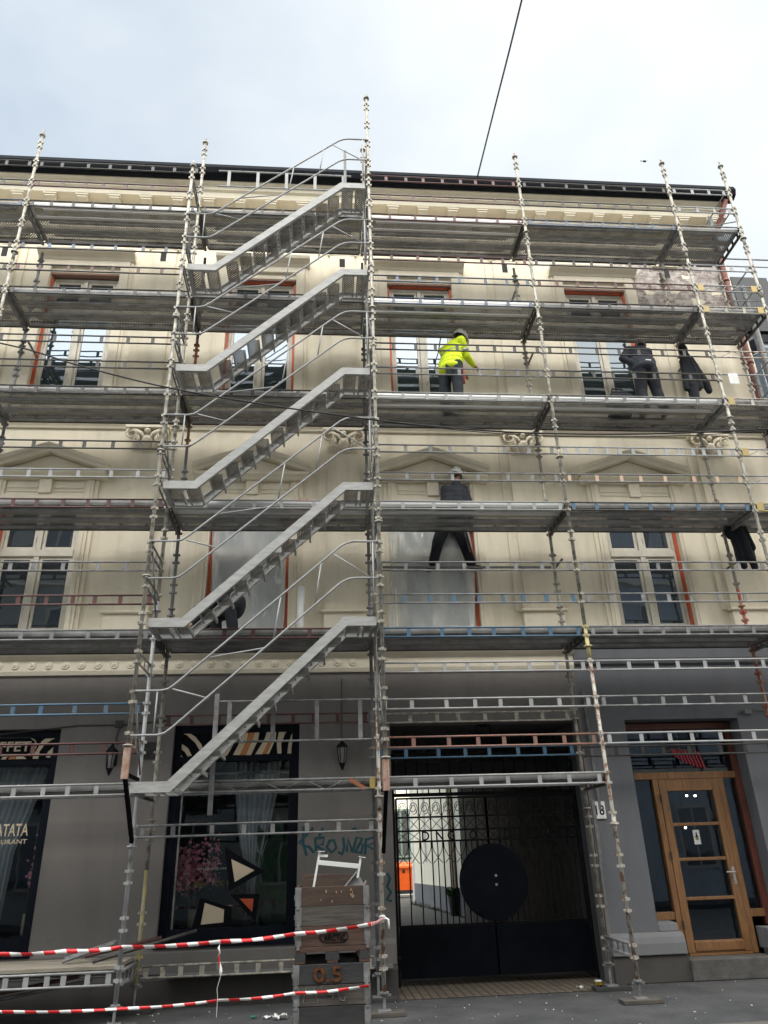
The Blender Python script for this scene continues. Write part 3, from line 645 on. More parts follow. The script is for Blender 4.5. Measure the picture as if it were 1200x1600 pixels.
# ---- shop windows
def shop_window(h, mull):
    x0, x1, z0, z1 = h; y = W+.09; f = MB(); t = .11
    f.box(x0, x0+t, y, y+.1, z0, z1); f.box(x1-t, x1, y, y+.1, z0, z1); f.box(x0+t, x1-t, y, y+.1, z1-.12, z1); f.box(x0+t, x1-t, y, y+.1, z0, z0+.16)
    f.box(x0-.04, x1+.04, W-.06, y-.001, z0-.05, z0+.012)
    f.box(x0+t, x1-t, y-.006, y+.1, 3.02, 3.09)
    for xx, s in ((x0+t, 1), (x1-t, -1)):
        a, c = sorted((xx, xx+s*.035)); f.box(a, c, y+.02, y+.09, z0+.16, 3.019)
    w_ = f.build('shop_window', FRAMEN, house, bevel=.006)
    MB().add([(x0+t+.03, y+.05, z0+.155), (x1-t-.03, y+.05, z0+.155), (x1-t-.03, y+.05, 3.03), (x0+t+.03, y+.05, 3.03)], [(0,1,2,3)]).build('pane', GLASSS, w_)
    b = MB(); b.box(x0+t+.002, x1-t-.002, y+.02, y+.06, 3.092, z1-.122); pn = b.build('sign_panel', BLACKV, w_)
    return w_, y
sw1, yS = shop_window(SH1, 0); sw2, _ = shop_window(SH2, 0)
MB().box(SH2[0]+.16, SH2[0]+.185, yS+.03, yS+.045, .86, 3.0).build('glazing_bar', GALV, sw2)
MB().box(SH2[0]+.15, SH2[1]-.15, yS+.052, yS+.07, 2.62, 2.66).build('blind_rail', GALV, sw2)
MB().box(SH2[0]+.15, SH2[1]-.15, yS+.052, yS+.07, 2.84, 2.87).build('blind_rail', GALV, sw2)
ys = yS+.0145
def decal(name, polys, m, parent, y, dy=.004):
    for i, p in enumerate(polys):
        b = MB(); q = [xz(a, c, y) for a, c in p]
        ar = sum(q[k][0]*q[(k+1) % len(q)][1]-q[(k+1) % len(q)][0]*q[k][1] for k in range(len(q)))
        if ar < 0: q = q[::-1]
        b.plate(q, y, y+dy); b.build(name, m, parent)
def c5(*p): return [(240+a/4.615, 1100+c/4.615) for a, c in p]
decal('cream_stripe', [c5((655,183),(688,183),(672,262),(622,368),(572,368),(628,262)), c5((738,180),(768,180),(752,262),(702,368),(664,368),(712,262)),
    c5((822,178),(848,177),(838,250),(783,362),(733,362),(802,250)), c5((876,177),(888,177),(880,250),(832,360),(814,360),(866,250)),
    c5((915,172),(985,170),(948,215),(920,285),(922,357),(893,357),(888,285),(900,215)), c5((1010,192),(1008,235),(996,300),(992,357),(964,357),(972,290),(990,230)),
    c5((556,200),(592,200),(584,275),(530,372),(480,372),(548,270)), c5((180,200),(245,200),(300,235),(345,290),(360,345),(330,330),(300,280),(240,225)),
    c5((174,285),(205,287),(250,320),(275,372),(245,378),(225,345),(174,310)), c5((170,350),(190,355),(208,382),(170,383)), c5((430,372),(480,330),(520,300),(500,350),(480,372))], CREAMV, sw2, ys)
decal('orange_stripe', [c5((690,183),(736,180),(710,262),(662,368),(624,368),(674,262)), c5((850,177),(874,177),(864,250),(812,360),(785,360),(840,250)),
    c5((500,300),(548,255),(540,290),(478,370),(432,370))], ORANGEV, sw2, ys-.0008, .003)
def c6(*p): return [(240+a/4.615, 1240+c/4.615) for a, c in p]
yg = yS+.046
decal('window_sticker', [c6((512,385),(800,560),(545,702)), c6((335,752),(562,822),(560,968),(275,972)), c6((553,728),(762,722),(738,935))], BLACKV, sw2, yg-.004, .003)
decal('window_sticker', [c6((560,472),(727,553),(585,637)), c6((370,788),(508,836),(503,928),(340,945))], CREAMV, sw2, yg-.008, .003)
decal('window_sticker', [c6((620,757),(721,757),(711,855))], REDV, sw2, yg-.008, .003)
# first shop window: board lettering and stripes, lettering on the glass
def c3(*p): return [(a/4.615, 1100+c/4.615) for a, c in p]
decal('cream_stripe', [c3((265,330),(300,270),(350,230),(445,212),(445,235),(380,255),(325,290),(285,340),(275,395),(235,395),(240,370)),
    c3((330,385),(345,345),(385,310),(438,290),(438,310),(400,330),(372,360),(360,388)), c3((385,388),(405,365),(432,358),(430,388)),
    c3((20,250),(32,222),(70,222),(62,250)), c3((165,248),(200,220),(245,216),(205,250)), c3((5,400),(30,372),(60,372),(40,400)), c3((110,398),(120,370),(160,370),(190,396))], CREAMV, sw1, ys)
decal('orange_stripe', [c3((70,248),(78,222),(160,220),(150,248)), c3((60,400),(70,372),(115,370),(105,398))], ORANGEV, sw1, ys)
a_, z_ = xz(-18, 1177, ys); b_, z2_ = xz(48, 1160, ys)
pl = MB(); q = [xz(p[0], p[1], ys) for p in c3((-200,250),(225,245),(258,268),(262,310),(240,352),(200,366),(-200,366))]; pl.plate(q[::-1], ys-.006, ys-.001); pl.build('name_board', BLACKV, sw1)
def ring(pts, t):
    b = MB()
    for i in range(len(pts)-1):
        b.tube((pts[i][0], ys-.007, pts[i][1]), (pts[i+1][0], ys-.007, pts[i+1][1]), t, 6)
    return b
ring([q[i] for i in range(7)], .008).build('board_outline', CREAMV, sw1)
tl, tb = xz(*c3((48, 345))[0], ys), xz(*c3((214, 345))[0], ys)
hh = xz(*c3((150, 272))[0], ys)[1]-tl[1]; wl = tb[0]-tl[0]
text_obj('lettering', 'BUFFET', tb[0]-wl*2.18, tb[0]+.005, tl[1], hh, ys-.0095, CREAMV, sw1)
p0, p1 = xz(*c3((-40, 950))[0], yg), xz(*c3((200, 950))[0], yg)
hh = xz(*c3((150, 862))[0], yg)[1]-p1[1]
text_obj('lettering', 'ATATA', p0[0]+.01, p1[0], p1[1], hh, yg-.006, CREAMV, sw1)
p1 = xz(*c3((192, 1008))[0], yg); p0 = xz(*c3((20, 1010))[0], yg); hh = xz(*c3((150, 975))[0], yg)[1]-p1[1]
text_obj('lettering', 'RESTAURANT', p1[0]-(p1[0]-p0[0])*2.0, p1[0], p1[1], hh, yg-.006, CREAMV, sw1)
# faded lettering seen reversed in the second window
text_obj('lettering', 'ata Storkjokk', *(lambda a, c: (a[0], c[0], a[1]))(xz(306, 1361, yg+.02), xz(354, 1359, yg+.02)), .045, yg+.012, PAPER, sw2, mirror=True)
text_obj('lettering', '12)  48', *(lambda a, c: (a[0], c[0], a[1]))(xz(303, 1387, yg+.02), xz(357, 1384, yg+.02)), .075, yg+.012, mat('faded yellow', (.30, .22, .05), .6), sw2, mirror=True)

# ---- shop entrance: red brown frame, oak door, lights
yD = 1.66
ent = MB(); x0, x1 = DOOR[0]+.004, DOOR[1]-.004
ent.box(x0, x0+.10, yD, yD+.11, .62, 3.38); ent.box(x1-.10, x1, yD, yD+.11, .62, 3.38); ent.box(x0, x1, yD, yD+.11, 3.382, 3.48)
pd = xz(1023, 1207, yD); DL = xz(1040, 1300, yD)[0]-.08; DR = xz(1150, 1300, yD)[0]+.12
TZ = 2.68
ent_o = ent.build('entrance_frame', REDWOOD, house, bevel=.006)
b = MB(); b.box(x0+.101, x1-.101, yD-.012, yD+.1, TZ-.05, TZ+.05)
DX0, DX1 = 5.20, 6.16
b.box(DX0-.09, DX0-.004, yD-.012, yD+.1, .27, TZ-.051); b.box(DX1+.004, DX1+.09, yD-.012, yD+.1, .27, TZ-.051)
b.box(x0+.101, DX0-.091, yD, yD+.1, .72, .82); b.box(DX1+.091, x1-.101, yD, yD+.1, .72, .82)
b.build('door_surround', OAK, house, bevel=.006)
for a, c, d, e_ in ((x0+.1, DX0-.09, .82, TZ-.05), (DX1+.09, x1-.1, .82, TZ-.05), (x0+.1, x1-.1, TZ+.05, 3.385)):
    MB().add([(a, yD+.06, d), (c, yD+.06, d), (c, yD+.06, e_), (a, yD+.06, e_)], [(0,1,2,3)]).build('pane', GLASSD, ent_o)
dm = MB(); t = .115; z0, z1 = .30, TZ-.055
dm.box(DX0, DX0+t, yD-.02, yD+.05, z0, z1); dm.box(DX1-t, DX1, yD-.02, yD+.05, z0, z1); dm.box(DX0+t, DX1-t, yD-.02, yD+.05, z1-.17, z1); dm.box(DX0+t, DX1-t, yD-.02, yD+.05, z0, z0+.15)
dm.box(DX0+t, DX1-t, yD-.034, yD-.021, z0+.02, z0+.135)
GZ = [z0+.15, .98, 1.50, 1.98, z1-.17]
for z in GZ[1:4]: dm.box(DX0+t, DX1-t, yD-.014, yD+.045, z-.022, z+.022)
door = dm.build('door', OAK, house, bevel=.006)
MB().box(DX0+.01, DX1-.01, yD-.03, yD+.06, .265, .297).build('threshold', OAK, house)
for i in range(4): MB().add([(DX0+t, yD+.02, GZ[i]), (DX1-t, yD+.02, GZ[i]), (DX1-t, yD+.02, GZ[i+1]), (DX0+t, yD+.02, GZ[i+1])], [(0,1,2,3)]).build('pane', GLASSD, door)
hb = MB(); hx = DX1-.055
hb.box(hx-.02, hx+.02, yD-.03, yD-.0205, 1.15, 1.38); hb.tube((hx, yD-.03, 1.31), (hx, yD-.075, 1.31), .011); hb.tube((hx+.01, yD-.075, 1.31), (hx-.13, yD-.075, 1.315), .011); hb.lathe((hx, yD-.03, 1.17), [(.014, 0), (.014, .03)], 10)
hb.build('handle', ALU, door)
hg = MB()
for z in (.6, 1.5, 2.3): hg.tube((DX0-.004, yD-.03, z), (DX0-.004, yD-.03, z+.11), .013)
hg.build('hinge', DARKST, door)
pa, pb = xz(1081, 1290, yD), xz(1094, 1318, yD)
st = MB(); st.box(pa[0], pa[0]+.10, yD+.012, yD+.017, pb[1]-.01, pb[1]+.19); stk = st.build('notice', PAPER, door)
bt = MB(); mx_ = pa[0]+.05; bz = pb[1]
bt.plate([(mx_-.022, bz+.055), (mx_+.022, bz+.055), (mx_+.022, bz+.10), (mx_+.008, bz+.12), (mx_+.008, bz+.155), (mx_-.008, bz+.155), (mx_-.008, bz+.12), (mx_-.022, bz+.10)], yD+.008, yD+.0115)
bt.build('bottle_mark', BLACKV, door)
MB().box(mx_-.021, mx_+.021, yD+.0065, yD+.0078, bz+.062, bz+.09).build('bottle_mark', mat('olive label', (.35, .28, .05), .6), door)
rl = MB()
for i, (u, hgt) in enumerate([(0, .10), (.035, .12), (.10, .16), (.155, .18), (.21, .20), (.265, .22), (.32, .24), (.375, .24), (.43, .26)]):
    xa, za = xz(1052, 1172, yD-.02); rl.obox((xa+u, yD+.05, za+.03-.12*u), (xa+u+.06, yD+.05, za-hgt-.06*u), .006, .028, (1, 0, 0))
rl.build('red_lettering', REDN, ent_o)

# ---- sprayed tag on the render
tg = MB(); Yt = W-.003
def stroke(*p): tg.path([(*(lambda q: (q[0], Yt, q[1]))(xz(440+a/6.667, 1280+c/6.667, W)),) for a, c in p], .020, 6)
stroke((235,70),(228,150),(225,250),(262,380)); stroke((330,90),(180,250),(290,290),(340,350)); stroke((350,200),(360,330)); stroke((345,200),(440,190),(430,260),(360,275),(470,345)); stroke((430,90),(390,180))
stroke((500,220),(470,290),(520,345),(570,300),(545,215),(495,225)); stroke((640,190),(655,290),(630,365),(590,340)); stroke((680,340),(690,200),(740,345)); stroke((740,345),(780,190),(840,200),(800,280),(770,340),(830,350),(850,260),(800,260)); stroke((870,365),(880,210),(960,190),(985,240),(890,275),(990,330)); stroke((720,130),(760,95),(800,125))
tg.v = [(x_, Yt+(y_-Yt)*.12, z_) for x_, y_, z_ in tg.v]
tg.build('graffiti', TEALP, house)
tg = MB(); stroke((1100,560),(1130,620),(1100,700),(1140,760),(1095,840),(1150,850)); tg.v = [(min(x_, 1.02), Yt+(y_-Yt)*.12, z_) for x_, y_, z_ in tg.v]; tg.build('graffiti', TEALP, house)
# vents, junction box, cable on the wall
b = MB(); p = xz(233, 1173, W); b.box(p[0]-.12, p[0]+.12, 1.385, 1.399, p[1]-.12, p[1]+.12)
for i in range(6): b.box(p[0]-.10, p[0]+.10, 1.375, 1.3845, p[1]-.10+i*.034, p[1]-.085+i*.034)
b.build('wall_vent', DARKST, house)
b = MB(); p = xz(187, 1132, W); b.box(p[0]-.05, p[0]+.05, 1.35, 1.399, p[1]-.05, p[1]+.05)
b.path([(p[0]-4, 1.39, p[1]-.1), (p[0]-2.2, 1.39, p[1]-.16), (p[0]-.6, 1.39, p[1]-.01), (p[0]-.05, 1.39, p[1]-.01)], .009, 6); b.path([(p[0], 1.39, p[1]-.05), (p[0]-.03, 1.39, p[1]-.2), (p[0]+.0, 1.385, 3.25)], .009, 6)
b.path([(p[0]+.05, 1.39, p[1]-.01), (p[0]+.7, 1.39, p[1]+.04)], .009, 6); b.build('wall_cable', DARKST, house); b = MB(); b.path([(.30, 1.39, 3.3), (.30, 1.39, 4.2)], .006, 6); b.build('wall_cable', DARKST, house)
b = MB(); p = xz(914, 1130, W); b.box(4.10, 4.14, 1.37, 1.399, 2.2, 3.95); b.box(3.99, 4.02, 1.36, 1.3995, .95, 1.5); b.box(4.0, 4.05, 1.365, 1.399, 1.5, 2.35); b.build('cable_duct', GALV, house)

# ---- things fixed to the house front
def lantern(x, label):
    t = thing('wall_lantern', (x, 1.39, 3.0), label, 'wall lamp')
    b = MB(); b.box(x-.05, x+.05, 1.36, 1.397, 2.98, 3.2); b.path([(x, 1.37, 3.12), (x, 1.30, 3.27), (x, 1.24, 3.28)], .012, 6)
    b.lathe((x, 1.24, 3.17), [(.082, -.02), (.078, 0), (.045, .045), (.016, .07), (.01, .10)], 6); b.lathe((x, 1.24, 2.88), [(.008, -.05), (.018, -.03), (.038, .02), (.045, .05)], 6)
    for k in range(6):
        a = math.pi*k/3; b.tube((x+.046*math.cos(a), 1.24+.046*math.sin(a), 2.92), (x+.072*math.cos(a), 1.24+.072*math.sin(a), 3.16), .006, 5)
    b.build('lamp_frame', IRON, t); b = MB(); b.lathe((x, 1.24, 2.92), [(.041, 0), (.066, .235)], 6); b.build('lamp_glass', LAMPGL, t)
lantern(-3.02, 'black wall lantern beside the shop window with buffet lettering, partly behind the poles'); lantern(.30, 'black wall lantern on the plain wall above the teal graffiti')
hn = thing('house_number', (4.12, 1.39, 2.2), 'small white house number plate on the blue grey wall beside the gateway', 'sign')
b = MB(); b.box(4.02, 4.20, 1.375, 1.398, 2.08, 2.32); b.build('plate', WHITEP, hn, bevel=.004)
text_obj('numerals', '18', 4.05, 4.18, 2.13, .14, 1.3735, BLACKV, hn, .002)
al = thing('alarm_box', (6.72, 1.39, 3.6), 'small grey box with a cable on the wall right of the shop door', 'box')
p = xz(1168, 1113, 1.38); b = MB(); b.box(p[0]-.06, p[0]+.06, 1.33, 1.397, p[1]-.03, p[1]+.04); b.path([(p[0]+.05, 1.37, p[1]+.03), (p[0]+.6, 1.385, p[1]+.02), (p[0]+1.5, 1.385, p[1]+.12)], .008, 6); b.build('box_body', GALV, al)

LIT = bpy.data.materials.new('lit bulb'); LIT.use_nodes = True; bn = LIT.node_tree.nodes['Principled BSDF']; bn.inputs['Emission Color'].default_value = (1, .93, .8, 1); bn.inputs['Emission Strength'].default_value = 6
for px, py, lab in ((1073, 1243, 'left of the two small lit ceiling lamps behind the top door pane'), (1086, 1243, 'right of the two small lit ceiling lamps behind the top door pane'), (1071, 1293, 'small lit lamp behind the second door pane')):
    p = at(px, py, 3.9); t = thing('pendant_lamp', tuple(p), lab, 'lamp'); b = MB(); b.ball(p, .02, seg=10, ring=6); b.build('bulb', LIT, t); b = MB(); b.lathe((p.x, p.y, p.z+.01), [(.05, 0), (.02, .06), (.006, .07)], 12); b.tube((p.x, p.y, p.z+.08), (p.x, p.y, 4.0), .004, 6); b.build('lamp_shade', BLACKV, t)
# ---- what stands in the shop windows
def blossom(name, base, spread, n, seed, label):
    rnd = random.Random(seed); t = thing(name, base, label, 'artificial flowers'); b = MB(); f = MB()
    for i in range(11):
        tip = Vector((base[0]+rnd.uniform(-spread[0], spread[0]), base[1]+rnd.uniform(-.12, .12), base[2]+spread[2]+rnd.uniform(-.28, .28))); mid = Vector(base)*.5+tip*.5+Vector((rnd.uniform(-.06, .06), 0, .05))
        b.path([base, mid, tip], [.012, .007, .003], 5)
        for k in range(n):
            q = mid.lerp(tip, rnd.uniform(.1, 1.1)) + Vector((rnd.gauss(0, .055), rnd.gauss(0, .05), rnd.gauss(0, .055)))
            M = Matrix.Rotation(rnd.uniform(0, 6), 3, 'Y') @ Matrix.Rotation(rnd.uniform(0, 6), 3, 'X')
            r = rnd.uniform(.016, .03)
            vs = [q] + [q + M @ Vector((r*math.cos(a*1.2566), r*math.sin(a*1.2566), rnd.uniform(-.006, .01))) for a in range(5)]
            f.add(vs, [(0, 1+a, 1+(a+1) % 5) for a in range(5)])
    b.build('branch', TWIG, t); f.build('blossom', PINK, t)
blossom('flower_branch', (-1.78, 1.82, .95), (.42, 0, .82), 70, 3, 'pink blossom branches in the window with cream triangle stickers')
blossom('flower_branch', (-4.0, 1.85, 1.0), (.28, 0, .85), 60, 5, 'pink blossom branches in the window with the restaurant lettering')
def cylinder_pot(x, y, label, r=.10, h=.26, z=.84):
    b = MB(); b.lathe((x, y, z), [(r*.85, 0), (r, .02), (r, h), (r*.92, h), (r*.9, h-.03)], 20); o = b.build('pot', POT, None, True, (x, y, z)); tag(o, label, 'pot')
    MB().box(x-.2, x+.2, y-.16, y+.16, .66, z-.001).build('pot_shelf', INNER, house)
cylinder_pot(-1.78, 1.82, 'beige cylinder pot under pink blossom in the sticker window', .08, .24); cylinder_pot(-4.0, 1.85, 'beige cylinder pot under pink blossom in the lettered window', .11, .26)
ct = MB(); n = 46
rows = []
for z, xa, xb in ((3.02, -1.30, -.62), (2.6, -1.28, -.66), (2.2, -1.24, -.74), (1.9, -1.18, -.80), (1.62, -1.10, -.88), (1.45, -1.05, -.92), (1.2, -1.08, -.9), (.85, -1.12, -.86)):
    rows.append([(xa+(xb-xa)*i/n, 1.78+.035*math.sin(i*1.05)+.015*math.sin(i*.37+z), z) for i in range(n+1)])
vs = [p for r_ in rows for p in r_]; ct.add(vs, [(r_*(n+1)+i, r_*(n+1)+i+1, (r_+1)*(n+1)+i+1, (r_+1)*(n+1)+i) for r_ in range(len(rows)-1) for i in range(n)])
o = ct.build('curtain', CURT, None, True, (-1, 1.78, .85)); tag(o, 'sheer grey curtain gathered behind the glass of the sticker window', 'curtain'); so_ = o.modifiers.new('s', 'SOLIDIFY'); so_.thickness = .004
ct = MB(); rows = []
for z, xa, xb in ((3.02, -4.75, -4.05), (2.4, -4.8, -4.2), (1.9, -4.85, -4.35), (.9, -4.9, -4.4)):
    rows.append([(xa+(xb-xa)*i/n, 1.78+.035*math.sin(i*1.0), z) for i in range(n+1)])
vs = [p for r_ in rows for p in r_]; ct.add(vs, [(r_*(n+1)+i, r_*(n+1)+i+1, (r_+1)*(n+1)+i+1, (r_+1)*(n+1)+i) for r_ in range(len(rows)-1) for i in range(n)])
o = ct.build('curtain', CURT, None, True, (-4.5, 1.78, .9)); tag(o, 'sheer grey curtain at the left edge behind the lettered window', 'curtain'); so_ = o.modifiers.new('s', 'SOLIDIFY'); so_.thickness = .004
def leaf(b, base, tip, wd, bend, seg=7):
    base, tip = Vector(base), Vector(tip); d = tip-base; sd = d.cross(Vector((0, 1, 0))).normalized(); vs = []
    for i in range(seg+1):
        t = i/seg; c = base + d*t + Vector((0, -bend*math.sin(math.pi*t*.6), 0)); hw = wd*math.sin(math.pi*min(1, t*.92+.08))**.8
        vs += [c-sd*hw, c+Vector((0, .012, 0)), c+sd*hw]
    fs = [f_ for i in range(seg) for f_ in ((3*i, 3*i+1, 3*i+4, 3*i+3), (3*i+1, 3*i+2, 3*i+5, 3*i+4))]
    b.add(vs, fs)
pt = thing('leafy_plant', (-.66, 1.85, .8), 'tall plant with broad dark green leaves in the sticker window', 'plant')
lf = MB()
for zz in (.95, 1.3, 1.65):
    for s in (-1, 1): leaf(lf, (-.66, 1.85, zz-.2), (-.66+s*.27, 1.78, zz+.5), .10, .06)
leaf(lf, (-.66, 1.85, 1.3), (-.64, 1.80, 2.3), .11, .05); lf.build('foliage', LEAFD, pt, True); MB().tube((-.66, 1.85, .66), (-.66, 1.85, 1.9), .018).build('stem', TWIG, pt)
gp = thing('grass_plant', (-1.05, 1.75, .9), 'small pot plant with thin grassy blades low in the sticker window', 'plant'); rnd = random.Random(2); lf = MB()
for i in range(46): leaf(lf, (-1.02+rnd.uniform(-.08, .08), 1.75, .95), (-1.02+rnd.uniform(-.26, .26), 1.72+rnd.uniform(-.06, .1), 1.28+rnd.uniform(-.1, .16)), .008, .04, 4)
lf.build('blades', LEAF, gp); MB().lathe((-1.02, 1.75, .70), [(.08, 0), (.10, .22), (.09, .22)], 14).build('planter', BINB, gp)

# ================================================================== GATE, YARD, NEIGHBOURS
YG = 2.0
gate = thing('iron_gate', (2.5, YG, 0), 'black wrought iron gate with scrolls, letters and a round sheet metal disc', 'gate')
GX0, GX1 = 1.14, 3.93; NB = 17; dx = (GX1-GX0)/(NB-1)
RZ = [2.47, 2.20, 2.01, 1.86]; Z0P, Z1P = .10, .76
def gate_leaf(i0, i1):
    b = MB(); xa, xb = GX0+i0*dx, GX0+i1*dx
    for i in range(i0, i1+1):
        x = GX0+i*dx; r = .016 if i in (i0, i1) else .009
        b.box(x-r, x+r, YG-r, YG+r, Z1P-.02, RZ[0])
        if i < i1 and i >= 3: b.box(x+dx/2-.007, x+dx/2+.007, YG-.007, YG+.007, Z1P-.02, RZ[3])
    for z in RZ: b.box(xa, xb, YG-.0185, YG+.0185, z-.013, z+.013)
    b.box(xa, xb, YG-.0187, YG+.0187, Z1P-.03, Z1P)
    o = b.build('gate_leaf', IRON, gate)
    s = MB()
    for i in range(i0, i1):
        xa_, xb_ = GX0+i*dx+.012, GX0+(i+1)*dx-.012; cx = (xa_+xb_)/2; h = (xb_-xa_)/2
        # scroll
        pts = []
        for k in range(30):
            t = k/29*math.pi*3.6; rr = h*.98*(1-k/40); pts.append((cx+rr*math.sin(t), YG, 2.335-rr*math.cos(t)*1.25))
        s.path(pts, .0055, 5)
        s.path([(xa_, YG, 2.22), (cx-h*.6, YG, 2.30), (cx, YG, 2.455), (cx+h*.6, YG, 2.30), (xb_, YG, 2.22)], .005, 5)
        s.path([(xa_, YG-.004, RZ[2]+.02), (xb_, YG-.004, RZ[1]-.02)], .005, 5); s.path([(xa_, YG+.004, RZ[1]-.02), (xb_, YG+.004, RZ[2]+.02)], .005, 5)
        if i in (0, 1, 7, 8, 15): s.path([(xa_, YG-.004, RZ[3]+.02), (xb_, YG-.004, RZ[2]-.02)], .005, 5); s.path([(xa_, YG+.004, RZ[2]-.02), (xb_, YG+.004, RZ[3]+.02)], .005, 5)
        # ogee
        for sg in (-1, 1): s.path([(cx+sg*h, YG, 1.845), (cx+sg*h*.98, YG, 1.78), (cx+sg*h*.75, YG, 1.72), (cx, YG, 1.635), (cx-sg*h*.9, YG, 1.56)], .0055, 5)
    s.build('scrollwork', IRON, o)
    p = MB(); p.box(xa-.01, xb+.01, YG-.02, YG+.012, Z0P, Z1P-.031); p.build('sheet_panel', IRONP, o)
    return o
l1 = gate_leaf(0, 8); l2 = gate_leaf(8, 16)
for ch, px in (('D', 665), ('N', 687), ('G', 705), ('O', 739), ('D', 793), ('N', 808), ('G', 824), ('O', 861)):
    p = xz(px, 1309, YG); text_obj('letter', ch, p[0]-.055, p[0]+.055, RZ[3]+.012, RZ[2]-RZ[3]-.024, YG-.012, IRON, gate, .014)
dc, de = xz(772, 1377, YG-.06), xz(825, 1377, YG-.06)
rd = de[0]-dc[0]
b = MB(); b.lathe((0, 0, 0), [(rd, -.012), (rd+.006, 0), (rd, .012)], 64); b.v = [(x+dc[0], YG-.045+z, y*1.0+dc[1]) for x, y, z in b.v]; dsk = b.build('sheet_disc', IRONP, gate)
b = MB()
for a, c in ((775, 1368), (776, 1382)):
    p = xz(a, c, YG-.07); b.v and None; k = MB(); k.lathe((0, 0, 0), [(.018, 0), (.018, .012), (.008, .016)], 12); k.v = [(x+p[0], YG-.058-z, y+p[1]) for x, y, z in k.v]; b.add(k.v, k.f)
b.build('lock', ALU, dsk)
b = MB()
for i in range(NB):
    x = GX0+i*dx; b.box(x-.009, x+.009, YG+.045, YG+.063, 2.52, 3.36); b.lathe((x, YG+.054, 3.36), [(.011, 0), (.016, .03), (.001, .10)], 6)
b.box(GX0-.05, GX1+.03, YG+.03, YG+.08, 2.50, 2.55); b.box(GX0-.05, GX1+.03, YG+.04, YG+.07, 3.10, 3.14)
b.build('fixed_railing', IRON, gate)
MB().box(GX1+.022, GX1+.048, YG-.03, YG+.03, .01, 3.0).build('gate_post', IRON, gate)
b = MB(); b.box(GX0-.06, GX0-.022, YG-.03, YG+.03, 0.01, 3.0); b.box(GX0-.09, GX0-.061, YG-.03, YG+.0, 2.12, 2.25); b.box(GX1-.05, GX1+.045, YG-.06, YG-.031, 2.12, 2.3); b.build('gate_post', IRON, gate)
b = MB(); p = xz(754, 1131, 1.75); b.box(p[0]-.06, p[0]+.06, 1.7, 1.76, p[1]-.05, p[1]+.02)
for s in (-1, 1): b.path([(p[0], 1.73, p[1]), (p[0]+s*.1, 1.73, p[1]-.02), (p[0]+s*.11, 1.73, p[1]-.15)], .012, 6)
b.path([(p[0], 1.73, p[1]+.02), (p[0], 1.73, 3.515)], .014, 6); o = b.build('ceiling_bracket', IRON, None, org=(p[0], 1.73, p[1])); tag(o, 'black iron bracket under the top of the gateway', 'bracket')
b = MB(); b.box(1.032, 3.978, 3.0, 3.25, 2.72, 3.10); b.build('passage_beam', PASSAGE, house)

# yard behind: wing with pale wall, rear house, container, tub
wing = thing('yard_wing', (4.0, 18, 0), 'pale yellow yard wall with grey foot seen through the left bars of the gate', 'building')
b = MB(); P = [(3.64, 22), (4.34, 14.2), (8, 14.2), (8, 22)]
def slab(pts, z0, z1):
    n = len(pts); return MB().add([(x, y, z0) for x, y in pts]+[(x, y, z1) for x, y in pts], [tuple(range(n-1, -1, -1)), tuple(range(n, 2*n))]+[(i, (i+1) % n, n+(i+1) % n, n+i) for i in range(n)])
slab(P, .75, 9).build('wall', YARDWALL, wing); slab([(3.61, 22.04), (4.31, 14.17), (8, 14.17), (8, 22.04)], 0.003, .75).build('plinth', PLINTH, wing)
MB().obox((4.12, 15.55, .76), (4.12, 15.55, 5), .35, .05, (1, 0, 0)).build('timber_board', mat('brown board', (.12, .06, .03), .7, 0, col2=(.07, .035, .02)), wing)
b = MB(); b.tube((3.80, 19.6, 1.5), (3.80, 19.6, 6), .05); b.tube((3.62, 21.9, .02), (3.62, 21.9, 6), .06); b.build('drainpipe', WHITEP, wing)
rear = thing('rear_house', (0, 31, 0), 'pale rear house with a green framed window at the end of the yard', 'building')
MB().box(-12, 9, 31, 36, 0, 10).build('wall', YARDWALL, rear)
p0, p1 = xz(613, 1268, 31), xz(640, 1336, 31)
b = MB(); b.box(p0[0]-.1, p1[0]+.1, 30.9, 30.99, p1[1]-.1, p0[1]+.1); fw_ = b.build('window', mat('sage green paint', (.20, .27, .21), .6), rear)
b = MB(); m_ = (p0[0]+p1[0])/2
for a, c in ((p0[0], m_-.05), (m_+.05, p1[0])): b.box(a, c, 30.88, 30.895, p1[1], p0[1])
b.build('pane', GLASSM, fw_)
MB().box(p0[0]-.15, p1[0]+.15, 30.8, 30.89, p1[1]-.2, p1[1]-.101).build('sill', BINB, fw_)
MB().box(-2.0, 3.6, 30.92, 30.998, 0, 1.75).build('plinth', mat('pink plinth', (.42, .25, .19), .9), rear)
bq = thing('waste_container', (3.1, 27.5, 0), 'bright orange wheeled waste container in the yard behind the gate', 'bin')
xa, xb = xz(612, 1380, 27.5)[0], xz(646.5, 1380, 27.5)[0]
b = MB(); b.add([(xa+.06, 27.5, .32), (xb-.03, 27.5, .32), (xb-.03, 28.3, .32), (xa+.06, 28.3, .32), (xa, 27.42, 1.22), (xb, 27.42, 1.22), (xb, 28.4, 1.22), (xa, 28.4, 1.22)], [(0,3,2,1),(4,5,6,7),(0,1,5,4),(1,2,6,5),(2,3,7,6),(3,0,4,7)]); b.build('bin_body', BINO, bq)
b = MB(); b.profx([(27.36, 1.221), (27.36, 1.30), (27.7, 1.46), (28.2, 1.46), (28.45, 1.30), (28.45, 1.221)], xa-.03, xb+.03); b.build('lid', BINO, bq)
b = MB(); b.box(xa+.04, xb-.02, 27.5, 28.3, .16, .319)
for x in (xa+.2, xb-.15): b.tube((x-.03, 27.6, .09), (x+.03, 27.6, .09), .09, 12)
b.build('wheel_base', BINB, bq)
b = MB(); mx_ = (xa+xb)/2
